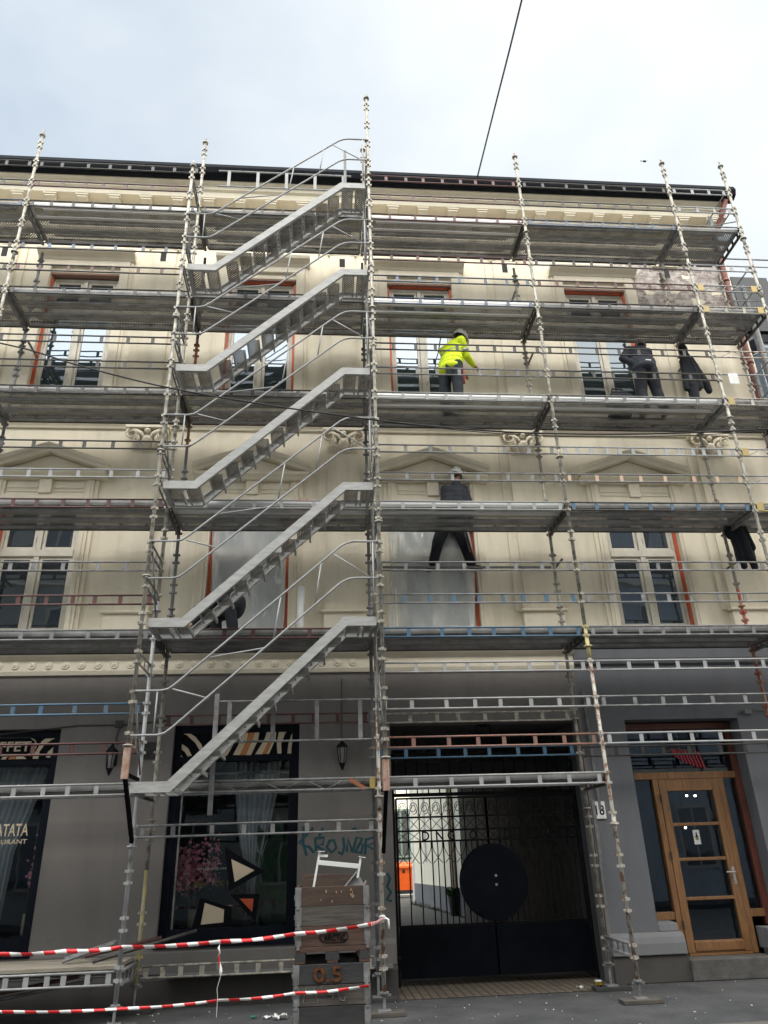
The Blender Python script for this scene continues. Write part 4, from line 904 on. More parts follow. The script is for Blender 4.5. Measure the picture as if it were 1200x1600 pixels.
for k in range(4): b.lathe((0, 0, 0), [(.05, 0), (.05, .004)], 8) if False else b.box(xa+.30+k*.17, xa+.39+k*.17, 27.455, 27.47, .88+.04*(k % 2), .97+.03*(k % 2))
b.box(xa+.5, xa+.62, 27.425, 27.44, 1.02, 1.16); b.build('bin_sticker', BINB, bq)
tub = thing('plant_tub', (4.2, 15.2, 0), 'dark tub with a small green shrub beside the round disc of the gate', 'plant pot')
p = xz(711, 1430, 15.2); b = MB(); b.lathe((p[0], 15.2, .004), [(.13, 0), (.18, .52), (.19, .56), (.17, .56), (.165, .50)], 16); b.build('tub', BINB, tub)
rnd = random.Random(4); lf = MB()
for i in range(90):
    a = rnd.uniform(0, 6.28); leaf(lf, (p[0]+rnd.uniform(-.1, .1), 15.2+rnd.uniform(-.1, .1), .5+rnd.uniform(0, .14)), (p[0]+.26*math.cos(a), 15.2+.26*math.sin(a), .62+rnd.uniform(-.05, .2)), .03, .02, 3)
lf.build('foliage', LEAF, tub)
rnd = random.Random(9); lf = MB()
for i in range(160):
    t = rnd.random(); bx, by = 3.58+(4.28-3.58)*t-.05, 22-7.8*t; leaf(lf, (bx, by, 0), (bx+rnd.uniform(-.12, .05), by+rnd.uniform(-.1, .1), rnd.uniform(.04, .2)*(1.2-t)), .008, .01, 3)
tag(lf.build('weeds', mat('dry weeds', (.16, .17, .07), .8, 0, col2=(.09, .10, .04)), None), 'weeds along the foot of the pale yard wall', 'weeds', kind='stuff')

# right-hand neighbour
nb = thing('neighbour_house', (12, 1.9, 0), 'pale blue house with a dark mansard roof at the right edge beyond the scaffold', 'building')
MB().box(9.0, 18, 1.75, 12, 0, 11.0).build('wall', NEIGHB, nb)
b = MB(); b.profx([(1.45, 11.0), (1.40, 11.15), (1.9, 11.35), (2.9, 14.0), (12, 14.2), (12, 11.0)], 8.96, 18.1); b.build('roof', ROOF, nb)
b = MB(); b.profx([(1.749, 10.72), (1.62, 10.76), (1.5, 10.9), (1.5, 10.999), (1.749, 10.999)], 8.98, 18); b.build('cornice', NEIGHB, nb)
MB().box(8.99, 18, 1.68, 1.748, 9.6, 9.75).build('string_course', GALV, nb)
b = MB()
for xx in (9.3, 11.2, 13.1): b.box(xx, xx+.9, 1.7, 1.76, 7.2, 9.0)
b.build('window', GLASSM, nb)
b = MB()
for zz in (11.75, 12.25): b.box(8.95, 18, 1.9+(zz-11.35)*.377-.03, 1.9+(zz-11.35)*.377+.1, zz, zz+.05)
b.build('roof_seam', DARKST, nb)
b = MB(); b.box(9.05, 9.9, 1.95, 3.5, 11.7, 13.2); b.build('dormer', ROOF, nb)
b = MB()
for i in range(8): b.tube((9.0+i*1.2, 2.6, 13.5), (9.0+i*1.2, 2.6, 14.4), .02, 6)
b.tube((8.97, 2.6, 14.38), (17.4, 2.6, 14.38), .02, 6); b.tube((8.97, 2.6, 14.15), (17.4, 2.6, 14.15), .015, 6); b.build('roof_railing', GALV, nb)

# the houses across the street, which the upper windows mirror
def opposite(name, x0, x1, h, m, label, seed):
    rnd = random.Random(seed); t = thing(name, ((x0+x1)/2, -15, 0), label, 'building'); y = -15.0
    MB().box(x0, x1, y-10, y, 0, h).build('wall', m, t)
    b = MB(); b.profx([(y+.5, h), (y+.5, h+.25), (y-1.4, h+2.2), (y-9, h+2.6), (y-10, h+.1), (y-10, h)], x0, x1); b.build('roof', ROOF, t)
    b = MB(); b.profx([(y, h-.6), (y+.2, h-.5), (y+.45, h-.2), (y+.45, h-.001), (y, h-.001)], x0+.01, x1-.01); b.build('cornice', CREAM2, t)
    b = MB()
    for z in (4.2, 7.9, 11.6, 15.3):
        if z < h-2: b.profx([(y, z), (y+.14, z+.04), (y+.14, z+.2), (y, z+.24)], x0+.01, x1-.01)
    b.build('string_course', CREAM2, t)
    n = int((x1-x0)/2.6); fr = MB(); fr.box(-.62, .62, -.01, .05, 0, 2.1); fm = fr.mesh('window', FRAMEW)
    pn = MB(); pn.box(-.52, -.04, .0501, .06, .1, 2.0); pn.box(.04, .52, .0501, .06, .1, 2.0); pm = pn.mesh('pane', GLASSM)
    for z in (1.0, 5.0, 8.7, 12.4, 16.1):
        if z > h-3: continue
        for i in range(n):
            xx = x0+(i+.5)*(x1-x0)/n; a = inst('window', fm, t, (xx, y, z)); c = bpy.data.objects.new('pane', pm); COL.objects.link(c); c.parent = a
opposite('street_house', -20, -3, 18.2, OPPO, 'green grey town house across the street mirrored in the upper windows', 1)
opposite('street_house', -3, 9.5, 17.4, mat('ochre grey render', (.50, .46, .38), .9, 0, col2=(.38, .35, .29), scale=2), 'ochre grey town house across the street mirrored in the lower windows', 2)
opposite('street_house', 9.5, 26, 18.6, NEIGHB, 'blue grey town house across the street mirrored in the right hand windows', 3)

# ================================================================== SCAFFOLD
PX = [-8.41, -5.36, -2.31, .74, 3.79, 6.84, 8.09]      # standards
YI = .98                                               # wall-side row
LV = [2.6, 4.6, 6.6, 8.6, 10.6, 12.6]                  # decks
scaf = thing('scaffold', (.74, 0, 0), 'tall steel facade scaffold of cream tubes, twin tube rails and perforated decks', 'scaffold')
SO = scaf['_o']
def std_mesh(z0, z1, jz):
    b = MB(); b.tube((0, 0, z0), (0, 0, z1), .026, 10)
    z = .10
    while z < z1-.02:
        for d in (0, -.13):
            zz = z+d
            if zz > z0+.03:
                b.box(-.05, .05, -.016, .016, zz-.02, zz+.02); b.box(-.016, .016, -.05, .05, zz-.0198, zz+.0198)
        z += .5
    for j in jz: b.tube((0, 0, j), (0, 0, j+.02), .06, 10); b.tube((0, 0, j-.16), (0, 0, j+.14), .029, 10)
    b.tube((0, 0, z1), (0, 0, z1+.10), .019, 8); b.tube((0, 0, z1-.06), (0, 0, z1-.03), .055, 10)
    return b
def jack(x, y, z, parent, gz=.05):
    b = MB(); b.tube((0, 0, gz), (0, 0, z), .017, 8); b.box(-.075, .075, -.075, .075, gz, gz+.012); b.tube((0, 0, z-.02), (0, 0, z), .055, 8); b.box(-.08, .08, -.01, .01, z-.045, z-.021)
    b.shift((x, y, 0)); return b.build('base_jack', GALV, parent)
joints = {1: (2.35, 5.35, 8.35, 11.35), 2: (1.86, 4.86, 7.86, 10.86), 3: (2.36, 5.6, 8.8, 11.9), 4: (1.95, 4.3, 7.4, 10.2, 12.25), 5: (2.1, 5.0, 8.2, 11.9), 6: (2.2, 5.1, 8.4, 11.0, 12.3), 0: (2.4, 6, 9)}
OM = [CREAMT, CREAMT, GALVB, RUSTT, RUSTT, CREAMT, CREAMT]
IM = [DARKST, GALV, YELT, GALV, CREAMT, RUSTT, RUSTT]
for i, x in enumerate(PX):
    top = 14.34
    for (lo, hi, m) in {4: ((.22, 4.3, RUSTT), (4.3, 4.62, YELT), (4.62, top, CREAMT)), 2: ((.22, 5.0, GALVB), (5.0, top, CREAMT)), 3: ((.22, 4.1, RUSTT), (4.1, top, CREAMT))}.get(i, ((.22, top, OM[i]),)):
        sub = MB(); full = std_mesh(.22, top, joints[i])
        if (lo, hi) == (.22, top): sub = full
        else:
            sub.tube((0, 0, lo), (0, 0, hi), .026, 10); z = .10
            while z < hi-.02:
                for d in (0, -.13):
                    zz = z+d
                    if lo+.03 < zz <= hi:
                        sub.box(-.05, .05, -.016, .016, zz-.016, zz+.016); sub.box(-.016, .016, -.05, .05, zz-.0198, zz+.0198)
                z += .5
            for j in joints[i]:
                if lo <= j < hi: sub.tube((0, 0, j), (0, 0, j+.02), .06, 10); sub.tube((0, 0, j-.16), (0, 0, j+.14), .029, 10)
            if hi == top: sub.tube((0, 0, hi), (0, 0, hi+.10), .019, 8); sub.tube((0, 0, hi-.06), (0, 0, hi-.03), .055, 10)
        s_ = sub.shift((x, 0, 0)).build('standard', m, scaf, True)
        if lo == .22 and i < 6: jack(x, 0, .24, s_)
    # wall-side row
    ti = 12.3
    segs = {2: ((.30, 1.6, YELT), (1.6, 4.3, CREAMT), (4.3, 8.05, GALV), (8.05, 8.7, REDT), (8.7, 9.7, YELT), (9.7, 10.35, REDT), (10.35, ti, DARKST)), 5: ((.3, 5.5, REDT), (5.5, ti, RUSTT)), 6: ((.3, 8.0, REDT), (8.0, 11.0, RUSTT), (11.0, ti, CREAMT))}.get(i, ((.30, ti, IM[i]),))
    for lo, hi, m in segs:
        sub = MB(); sub.tube((0, 0, lo), (0, 0, hi), .026, 10); z = .10
        while z < hi-.02:
            for d in (0, -.13):
                zz = z+d
                if lo+.03 < zz <= hi:
                    sub.box(-.055, .055, -.016, .016, zz-.016, zz+.016); sub.box(-.016, .016, -.055, .055, zz-.0198, zz+.0198)
            z += .5
        for j in (2.2, 5.2, 8.2, 10.2, 11.3):
            if lo <= j < hi: sub.tube((0, 0, j), (0, 0, j+.02), .055, 10)
        s_ = sub.shift((x, YI, 0)).build('standard', m, scaf, True)
        if lo == .3 and i < 6: jack(x, YI, .32, s_)

def twin_mesh(length, seed, plates, wide=.055, lat=False, r=.0135):
    rnd = random.Random(seed); b = MB(); a, c = .05, length-.05
    b.tube((a, 0, 0), (c, 0, 0), r, 8); b.tube((a, 0, -.13), (c, 0, -.13), r, 8)
    b.m = 1
    if lat:
        n = max(3, round(length/.32)); xs = [a+.08+(c-a-.16)*k/n for k in range(n+1)]
        for k in range(n): b.tube((xs[k], 0, 0 if k % 2 else -.13), (xs[k+1], 0, -.13 if k % 2 else 0), .007, 6)
    else:
        for k in range(plates):
            x = a+.06+(c-a-.12)*k/(plates-1)+(rnd.uniform(-.05, .05) if 0 < k < plates-1 else 0); b.box(x-wide/2, x+wide/2, -.005, .005, -.125, -.005)
    return b
LM = [twin_mesh(3.05, s, n).mesh('rail', [GALV, GALV], True) for s, n in ((1, 8), (2, 8), (3, 9))]
LMW = twin_mesh(3.05, 4, 13, .06).mesh('rail', [GALV, GALV], True)
LML = twin_mesh(3.05, 5, 0, lat=True, r=.017).mesh('rail', [GALV, GALV], True)
SM_ = twin_mesh(1.25, 6, 4).mesh('rail', [GALV, GALV], True); SML = twin_mesh(1.25, 7, 0, lat=True).mesh('rail', [GALV, GALV], True)
S1 = MB().tube((.05, 0, 0), (1.2, 0, 0), .0135, 8).mesh('rail', [GALV, GALV], True)
rr_ = random.Random(21)
PINKP = mat('pale orange paint', (.42, .24, .17), .5, .1, col2=(.45, .36, .26), scale=3, rnd=1)
D_, G_, GB_, M_, B_, BD_, O_ = DARKST, GALV, GALVB, MAROON, BLUE, BLUED, REDRAIL
OUT = {
 0: {13.6: D_, 13.1: D_, 12.6: BD_, 11.6: D_, 11.1: D_, 10.6: D_, 9.6: D_, 9.1: G_, 8.6: D_, 7.6: D_, 7.1: G_, 6.6: M_, 5.6: G_, 5.1: M_, 4.6: G_},
 1: {13.6: D_, 13.1: M_, 12.6: D_, 11.6: (D_, BD_), 11.1: (D_, M_), 10.6: D_, 9.6: D_, 9.1: D_, 8.6: D_, 7.6: D_, 7.1: GB_, 6.6: M_, 5.6: G_, 5.1: M_, 4.6: G_, 3.6: B_, 3.1: M_, 2.6: GB_, .56: GB_},
 2: {12.6: D_, 10.6: D_, 8.6: D_, 6.6: GB_, 4.6: M_, 2.1: G_},
 3: {13.6: M_, 13.1: M_, 12.6: M_, 11.6: M_, 11.1: BD_, 10.6: BD_, 9.6: D_, 9.1: G_, 8.6: GB_, 7.6: G_, 7.1: G_, 6.6: GB_, 5.6: G_, 5.1: (G_, B_), 4.6: B_, 4.1: GB_, 3.6: GB_, 3.1: O_, 2.6: GB_},
 4: {13.6: D_, 13.1: D_, 12.6: BD_, 11.6: D_, 11.1: M_, 10.6: D_, 9.6: D_, 9.1: D_, 8.6: G_, 7.6: GB_, 7.1: (G_, PINKP), 6.6: (D_, B_), 5.6: G_, 5.1: G_, 4.6: G_, 4.1: GB_, 3.6: G_, 3.1: GB_},
 5: {13.6: GB_, 13.1: GB_, 12.6: G_, 11.6: GB_, 11.1: GB_, 10.6: CREAMT, 9.6: RUSTT, 9.1: GB_, 8.6: CREAMT, 7.6: GB_, 7.1: GB_, 6.6: YELT, 5.6: G_, 5.1: G_, 4.6: G_, 4.1: GB_, 3.6: G_, 3.1: GB_}}
for bay, rails in OUT.items():
    for z, m in rails.items():
        deck = any(abs(z-l) < .01 for l in LV) or z < 1
        me = LM[rr_.randrange(3)]
        if bay == 4 and z == 7.6: me = LMW
        if bay == 5: me = SML if z in (11.1, 7.6, 7.1, 9.6) else (S1 if z in (9.1, 12.6, 5.1) else SM_)
        if bay == 1 and z < 1: me = LMW
        inst('ledger' if deck else 'guard_rail', me, scaf, (PX[bay], 0, z), m=m)
inst('ledger', LML, scaf, (PX[2], 0, 2.6), m=G_)
b = MB(); b.box(PX[2]+.09, PX[2]+.14, -.02, .02, 2.49, 2.58); b.box(PX[3]-.12, PX[3]-.05, -.02, .02, 2.47, 2.6); b.build('beam_end', YELLOW, scaf)
b = MB(); b.obox((PX[2]+.17, 0, 2.48), (PX[2]+.36, 0, 2.585), .03, .05); b.obox((PX[3]-.18, 0, 2.47), (PX[3]-.38, 0, 2.59), .03, .05); b.build('beam_end', ORANGEP, scaf)
for z in (11.1, 10.6, 8.6, 6.6, 7.6):
    for a in (PX[5]+.05, PX[6]-.16): MB().box(a, a+.11, -.016, .016, z-.125, z+.015).build('beam_end', YELLOW, scaf)
ZI = .06
INR = {0: (D_,)*6, 1: (G_, D_, D_, D_, D_, D_), 2: (G_, D_, D_, M_, M_, D_), 3: (G_, D_, D_, D_, D_, D_), 4: (None, D_, D_, D_, D_, D_), 5: (None, D_, D_, D_, D_, D_)}
for bay, ms in INR.items():
    for l, m in zip(LV, ms):
        if m is None: continue
        inst('inner_ledger', (SML if l > 9 else SM_) if bay == 5 else LM[rr_.randrange(3)], scaf, (PX[bay], YI, l+ZI), m=m)
inst('inner_ledger', LM[0], scaf, (PX[3], YI, 3.08), m=B_); inst('inner_ledger', LM[1], scaf, (PX[3], YI, 3.58), m=CREAMT)
inst('inner_ledger', LM[2], scaf, (PX[2], YI, 3.60), m=M_); inst('inner_ledger', LMW, scaf, (PX[2], YI, .50), m=CREAMT); inst('inner_ledger', LM[1], scaf, (PX[4], YI, 3.05), m=D_)
inst('inner_ledger', LMW, scaf, (PX[1], YI, .56), m=G_)
# a single tube the man by the covered window stands on
inst('inner_ledger', MB().tube((.05, 0, 0), (3.0, 0, 0), .02, 8).mesh('inner_ledger', GALV, True), scaf, (PX[3], 1.0, 5.90), m=G_)
# transoms: twin tubes across the scaffold
tm = MB(); tm.tube((0, .04, -.01), (0, YI-.04, -.01), .021, 8); tm.tube((0, .04, -.14), (0, YI-.04, -.14), .021, 8)
for k in range(5): tm.box(-.004, .004, .1+k*.19, .16+k*.19, -.125, -.025)
tm.box(-.03, .03, .05, YI-.05, -.155, -.147)
tme = tm.mesh('transom', GALV, True)
for i, x in enumerate(PX):
    for l in LV:
        if l == 2.6 and i in (5, 6): continue
        inst('transom', tme, scaf, (x, 0, l), m=(G_ if (i+int(l)) % 2 else D_))
inst('transom', tme, scaf, (PX[4], 0, .62), m=G_); inst('transom', tme, scaf, (PX[2], 0, .56), m=G_)
# decks: pressed perforated planks with folded sides
def plank(length, wd=.305, h=.075):
    b = MB(); a, c = .03, length-.03
    b.add([(a, 0, 0), (c, 0, 0), (c, wd, 0), (a, wd, 0)], [(0,1,2,3)])
    b.m = 1
    for y in (0, wd):
        s = 1 if y == 0 else -1
        y0, y1 = sorted((y, y+s*.003)); b.box(a, c, y0, y1, -h, -.0005)
        y0, y1 = sorted((y+s*.003, y+s*.05)); b.box(a, c, y0, y1, -h, -h+.003)
    for x in (a, c-.03): b.box(x, x+.03, .004, wd-.004, -h+.004, -.003)
    b.box(a+.2, c-.2, wd*.42, wd*.58, -.016, -.002)
    return b
PK = plank(3.05).mesh('deck_plank', [DECK, DECKS]); PKS = plank(1.25).mesh('deck_plank', [DECK, DECKS])
def putplank(bay, l, k, bright=False):
    o = inst('deck_plank', PKS if bay == 5 else PK, scaf, (PX[bay], .045+k*.308, l+.005))
    if bright: o.material_slots[1].link = 'OBJECT'; o.material_slots[1].material = DECK_SKYLIT  # front side takes the colour with the sky light painted in
for l in LV[1:]:
    for bay in range(6):
        for k in range(3): putplank(bay, l, k, bright=(k == 0 and ((l == 8.6 and bay in (3, 4)) or (l == 10.6 and bay == 3) or (l == 6.6 and bay in (3, 2)) or (l == 12.6 and bay in (1, 3)))))
for bay in range(4):
    for k in (0, 1): putplank(bay, 2.6, k)
for bay in (0, 1):
    b = MB(); b.box(PX[bay]+.04, PX[bay+1]-.04, .06, .50, .575, .62); b.box(PX[bay]+.04, PX[bay+1]-.04, .51, .93, .575, .62); b.build('timber_deck', PLANKW, scaf, bevel=.006)
# guard frames beside the stair openings (bottom and top deck)
def guard_frame(z, x0, x1, hgt, n):
    b = MB(); b.tube((x0, -.03, z), (x1, -.03, z), .014, 8); b.tube((x0, -.03, z+hgt), (x1, -.03, z+hgt), .014, 8)
    for k in range(n): x = x0+.2+(x1-x0-.35)*k/(n-1); b.box(x-.028, x+.028, -.04, -.02, z, z+hgt)
    return b
guard_frame(3.08, -1.42, .66, .52, 4).build('stair_guard', G_, scaf); guard_frame(13.12, -2.0, .5, .40, 5).build('stair_guard', GALVB, scaf)
b = MB(); b.box(-1.42, -1.36, -.06, -.03, 2.2, 3.7); b.build('stair_guard', G_, scaf)
b = MB(); b.box(.36, .41, -.06, -.03, 12.5, 14.2); b.build('stair_guard', G_, scaf)
# end braces on the right-hand return
for z in (12.7, 10.7, 8.7):
    b = MB()
    b.tube((PX[6], .05, z+.95), (PX[6], YI-.05, z+.95), .0135, 8); b.tube((PX[6], .05, z+.45), (PX[6], YI-.05, z+.45), .0135, 8)
    b.tube((PX[6]-.02, .04, z+.1), (PX[6]-.02, YI-.04, z+.9), .012, 8); b.box(PX[6]-.03, PX[6]+.03, YI-.25, YI-.2, z, z+1)
    b.build('end_guard', GALV, scaf)
b = MB(); b.tube((8.5, .95, 1.8), (8.5, .95, 12.0), .045, 10); b.build('end_post', GALV, scaf)
# ties into the wall
for i in (1, 3, 4, 5):
    for z in (6.0, 10.15): MB().tube((PX[i]+.12, .9, z), (PX[i]+.12, 1.36, z), .02, 8).build('wall_tie', GALV, scaf)
for l_, z_ in ((11.5, 'ok'),):
    b = MB(); b.obox((3.86, 1.0, 11.95), (3.72, 1.3, 11.6), .04, .03); b.build('wall_tie', GALV, scaf)

# ---- sole boards under the feet of the scaffold
for i, y, lab in ((2, 0, 'timber sole board under the left street side foot of the scaffold'), (3, 0, 'timber sole board under the foot beside the stacked crates'), (4, 0, 'timber sole board under the street side foot right of the gate'),
                  (2, YI, 'dark sole board under the yellow wall side pole'), (3, YI, 'dark sole board by the left gate jamb'), (4, YI, 'dark sole board at the right gate jamb')):
    b = MB(); b.box(PX[i]-.24, PX[i]+.24, y-.10, y+.10, .001, .049); o = b.build('sole_board', WOODG if y == 0 else WOODK, None, org=(PX[i], y, 0), bevel=.006); tag(o, lab, 'board', 'boards under the scaffold feet')

# ================================================================== STAIR TOWER
st_ = thing('stair_tower', (-.8, -.75, 2.5), 'aluminium zigzag stair tower hung on the street side of the scaffold', 'stairs')
YO = -.75; SXL, SXR = -2.31, .775
def ladder_std(x, z0, z1, m, jz):
    b = MB(); b.tube((x, YO, z0), (x, YO, z1), .026, 10); z = .10
    while z < z1-.02:
        for d in (0, -.13):
            zz = z+d
            if zz > z0+.03: b.box(x-.05, x+.05, YO-.016, YO+.016, zz-.02, zz+.02); b.box(x-.016, x+.016, YO-.05, YO+.05, zz-.0198, zz+.0198)
        z += .5
    for j in jz: b.tube((x, YO, j), (x, YO, j+.02), .06, 10)
    b.tube((x, YO, z1), (x, YO, z1+.08), .019, 8); b.tube((x, YO, z1-.06), (x, YO, z1-.03), .055, 10)
    o = b.build('stair_standard', m, st_, True); return o
sL = ladder_std(SXL, 2.95, 12.80, CREAMT, (2.95, 5.1, 7.0, 9.4)); sR = ladder_std(SXR, 2.75, 14.82, CREAMT, (2.75, 5.9, 9.7, 12.7))
for o, x, z in ((sL, SXL, 2.94), (sR, SXR, 2.74)):
    MB().tube((x, YO, z-.36), (x, YO, z), .045, 10).build('start_piece', mat('rusty brown collar', (.26, .12, .08), .6, .2, col2=(.40, .30, .24), scale=14), o)
    b = MB(); b.obox((x, YO+.04, z-.34), (x+(-.0 if x < 0 else .0), -.03, z-1.02), .045, .05); b.obox((x, YO, z-.30), (x, -.03, z-.30), .03, .04); b.build('bracket_arm', BLACKV, o)
xs_ = MB(); xs_.tube((0, .03, 0), (0, .72, 0), .015, 8); xs_.tube((0, .03, -.13), (0, .72, -.13), .015, 8)
for y in (.12, .36, .6): xs_.box(-.004, .004, y, y+.05, -.12, -.01)
xme = xs_.mesh('cross_rail', GALV, True)
for x, zs in ((SXL, [3.1, 4.1, 5.1, 5.6, 6.6, 7.1, 8.6, 9.1, 9.6, 10.6, 11.1, 12.6]), (SXR, [3.1, 4.1, 4.6, 5.6, 6.1, 7.1, 8.6, 9.1, 10.1, 11.1, 12.1, 12.6, 13.1, 13.6])):
    for z in zs: inst('cross_rail', xme, st_, (x, YO, z), m=CREAMT if z < 5 and x < 0 else GALV)
for z in LV[:5]:
    for p, q in (((SXL+.02, YO+.03, z+.95), (SXL+.02, -.06, z+.1)), ((SXR-.02, YO+.06, z+.6), (SXR-.02, -.06, z+1.6)), ((SXR-.05, -.35, z+.5), (SXR-.05, -.35, z+1.8))): MB().tube(p, q, .012, 8).build('side_brace', GALV, st_, True)
# one flight
SX0, SXA, SXB, SX1 = -2.24, -1.82, .28, .71
def stringer(y0, y1, hh, web):
    b = MB(); r = 2.0; top = [(SX0, 0), (SXA, 0), (SXB, r), (SX1, r)]; ang = math.atan2(r, SXB-SXA); k = hh*math.tan(ang/2)
    poly = [(SX0, -hh), (SXA+k, -hh), (SXB+k, r-hh), (SX1, r-hh), (SX1, r), (SXB, r), (SXA, 0), (SX0, 0)]
    for a, c in (((0, 1), (7, 6)), ((1, 2), (6, 5)), ((2, 3), (5, 4))):
        q = [poly[a[0]], poly[a[1]], poly[c[1]], poly[c[0]]]
        b.plate(q, y0, y1)
    for i in range(3):
        p, q = top[i], top[i+1]; b.obox((p[0], (y0+web)/2, p[1]+.004), (q[0], (y0+web)/2, q[1]+.004), abs(web-y0), .008, (0, 0, 1) if i != 1 else (-.6, 0, .8))
        p2, q2 = poly[i], poly[i+1]; b.obox((p2[0], (y0+web)/2, p2[1]-.004), (q2[0], (y0+web)/2, q2[1]-.004), abs(web-y0), .008, (0, 0, 1) if i != 1 else (-.6, 0, .8))
    return b
TY0, TY1 = YO+.07, -.12
flight_me = stringer(YO+.03, YO+.042, .105, YO+.08).shift((0, 0, 0)).mesh('stair_flight', ALU)
rear_me = stringer(TY1+.01, TY1+.022, .105, TY1-.035).mesh('stringer', ALU)
trd = MB(); trd.add([(-.10, TY0+.02, 0), (0.10, TY0+.02, 0), (0.10, TY1-.04, 0), (-.10, TY1-.04, 0)], [(0,1,2,3)]); trd.m = 1
for xx in (-.10, .097): trd.box(xx, xx+.003, TY0+.02, TY1-.04, -.05, -.0005)
trd.box(-.097, -.075, TY0+.02, TY1-.04, -.05, -.047); trd.box(.075, .097, TY0+.02, TY1-.04, -.05, -.047)
tread_me = trd.mesh('tread', [TREAD, ALU])
def wz(p): return Vector(p)-Vector(st_['_o'])
for n, l in enumerate(LV[:5]):
    fl = bpy.data.objects.new('stair_flight', flight_me); COL.objects.link(fl); fl.parent = st_; fl.location = Vector((0, 0, l-.06))-Vector(st_['_o'])
    rs = bpy.data.objects.new('stringer', rear_me); COL.objects.link(rs); rs.parent = fl
    for k in range(9):
        t = (k+1)/10; o = bpy.data.objects.new('tread', tread_me); COL.objects.link(o); o.parent = fl; o.location = (SXA+.10+(SXB-SXA)*t-.02, 0, 2.0*t-.055)
    for k in range(2):
        for xa, zz in ((SX0+.15+k*.26, -.055), (SXB+.12+k*.24, 1.945)):
            o = bpy.data.objects.new('landing_plate', tread_me); COL.objects.link(o); o.parent = fl; o.location = (xa, 0, zz)
    for xx, zz in ((SX0+.03, -.1), (SX1-.05, 1.9)):
        o = MB().box(xx-.02, xx+.02, YO+.043, TY1+.009, zz-.03, zz+.03).build('landing_beam', ALU, None, org=(0, 0, 0)); o.parent = fl
# handrails
for n, l in enumerate(LV[:5]):
    b = MB(); y = YO-.03; t0, t1 = (SXL+.03, l+1.0), (SXR-.03, l+3.0)
    def curve(dz, x1, x2): return [(SXL+.02, y, l+dz), (x1-.12, y, l+dz), (x1-.03, y, l+dz+.02), (x1+.06, y, l+dz+.09), (x2-.06, y, l+dz+1.93), (x2+.03, y, l+dz+1.98), (x2+.12, y, l+dz+2.0), (SXR-.02, y, l+dz+2.0)]
    up, lo = curve(1.0, -1.86, .30), curve(.47, -1.86, .30)
    b.path(up, .0145, 8); b.path(lo, .0145, 8)
    def onr(dz, x): t = (x+1.86)/(.30+1.86); return (x, y, l+dz+2.0*min(1, max(0, t)))
    b.tube((-2.02, y, l+1.0), (-2.02, y, l+.47), .011, 6)
    b.tube(onr(1.0, -1.84), onr(.47, -1.40), .011, 6); b.tube(onr(1.0, -1.42), onr(.47, -.72), .010, 6); b.tube(onr(1.0, -.55), onr(.47, -.63), .011, 6); b.tube(onr(1.0, -.02), onr(.47, -.10), .011, 6); b.tube(onr(1.0, .12), (.62, y, l+2.49), .010, 6)
    b.tube((.68, y, l+3.0), (.68, y, l+2.0), .011, 6); b.build('handrail', GALVB, st_, True)

# ================================================================== STREET OBJECTS
KX0, KX1, KY0, KY1 = -.245, .468, -2.0, -1.12
def collar(z, h, m, label, jig=0.0, marks=None):
    t = thing('pallet_collar', ((KX0+KX1)/2, (KY0+KY1)/2, z), label, 'wooden crate', 'pallet collars in the stack')
    a, c, d, e_ = KX0+jig, KX1+jig, KY0+jig*.5, KY1+jig*.5; k = .021
    b = MB(); b.box(a, c, d, d+k, z+.002, z+h-.002); b.box(a, c, e_-k, e_, z+.002, z+h-.002); b.box(a, a+k, d+k+.001, e_-k-.001, z+.002, z+h-.002); b.box(c-k, c, d+k+.001, e_-k-.001, z+.002, z+h-.002)
    b.build('board', m, t, bevel=.003)
    for s, x in ((-1, a), (1, c)):
        hmb = MB()
        x0, x1 = (x-.006, x+.055) if s < 0 else (x-.055, x+.006)
        hmb.box(x0, x1, d-.005, d-.0005, z+.004, z+h-.004); xa = x-.006 if s < 0 else x+.001; hmb.box(xa, xa+.005, d-.005, d+.10, z+.004, z+h-.004)
        xa, xb = (x+.012, x+.040) if s < 0 else (x-.040, x-.012)
        hmb.box(xa, xb, d-.013, d-.0055, z-.025, z+.05)
        for kk in range(5): hmb.lathe((0, 0, 0), [(0.001, 0), (.001, .001)], 3) if False else hmb.box(x0+.012+.03*(kk % 2), x0+.02+.03*(kk % 2), d-.008, d-.0052, z+.03+kk*.026, z+.038+kk*.026)
        hmb.box(xa-.01 if s > 0 else x0-.008, (xb+.02) if s > 0 else x0, d-.004, d+.02, z+.06, z+.10)
        hmb.build('corner_hinge', GALV, t, bevel=.0015)
    return t
c1 = collar(1.245, .17, WOODD, 'dark brown splintered wooden collar, topmost of the crate stack'); c2 = collar(1.075, .168, WOODG, 'grey weathered wooden collar second from the top of the crate stack', .004)
c3_ = collar(.905, .168, WOODB, 'red brown wooden collar with a stencilled stamp, just above the pallet', .006)
c4 = collar(.595, .168, WOODK, 'blackened wooden collar with orange 0.5 below the pallet', -.008); c5_ = collar(.427, .166, WOODG, 'grey brown wooden collar with faint white scrawl', -.004); c6_ = collar(.259, .166, WOODK, 'black bare wooden collar second from the bottom of the crate stack', -.004)
collar(.125, .132, WOODK, 'lowest black wooden collar standing on the bottom pallet', -.004)
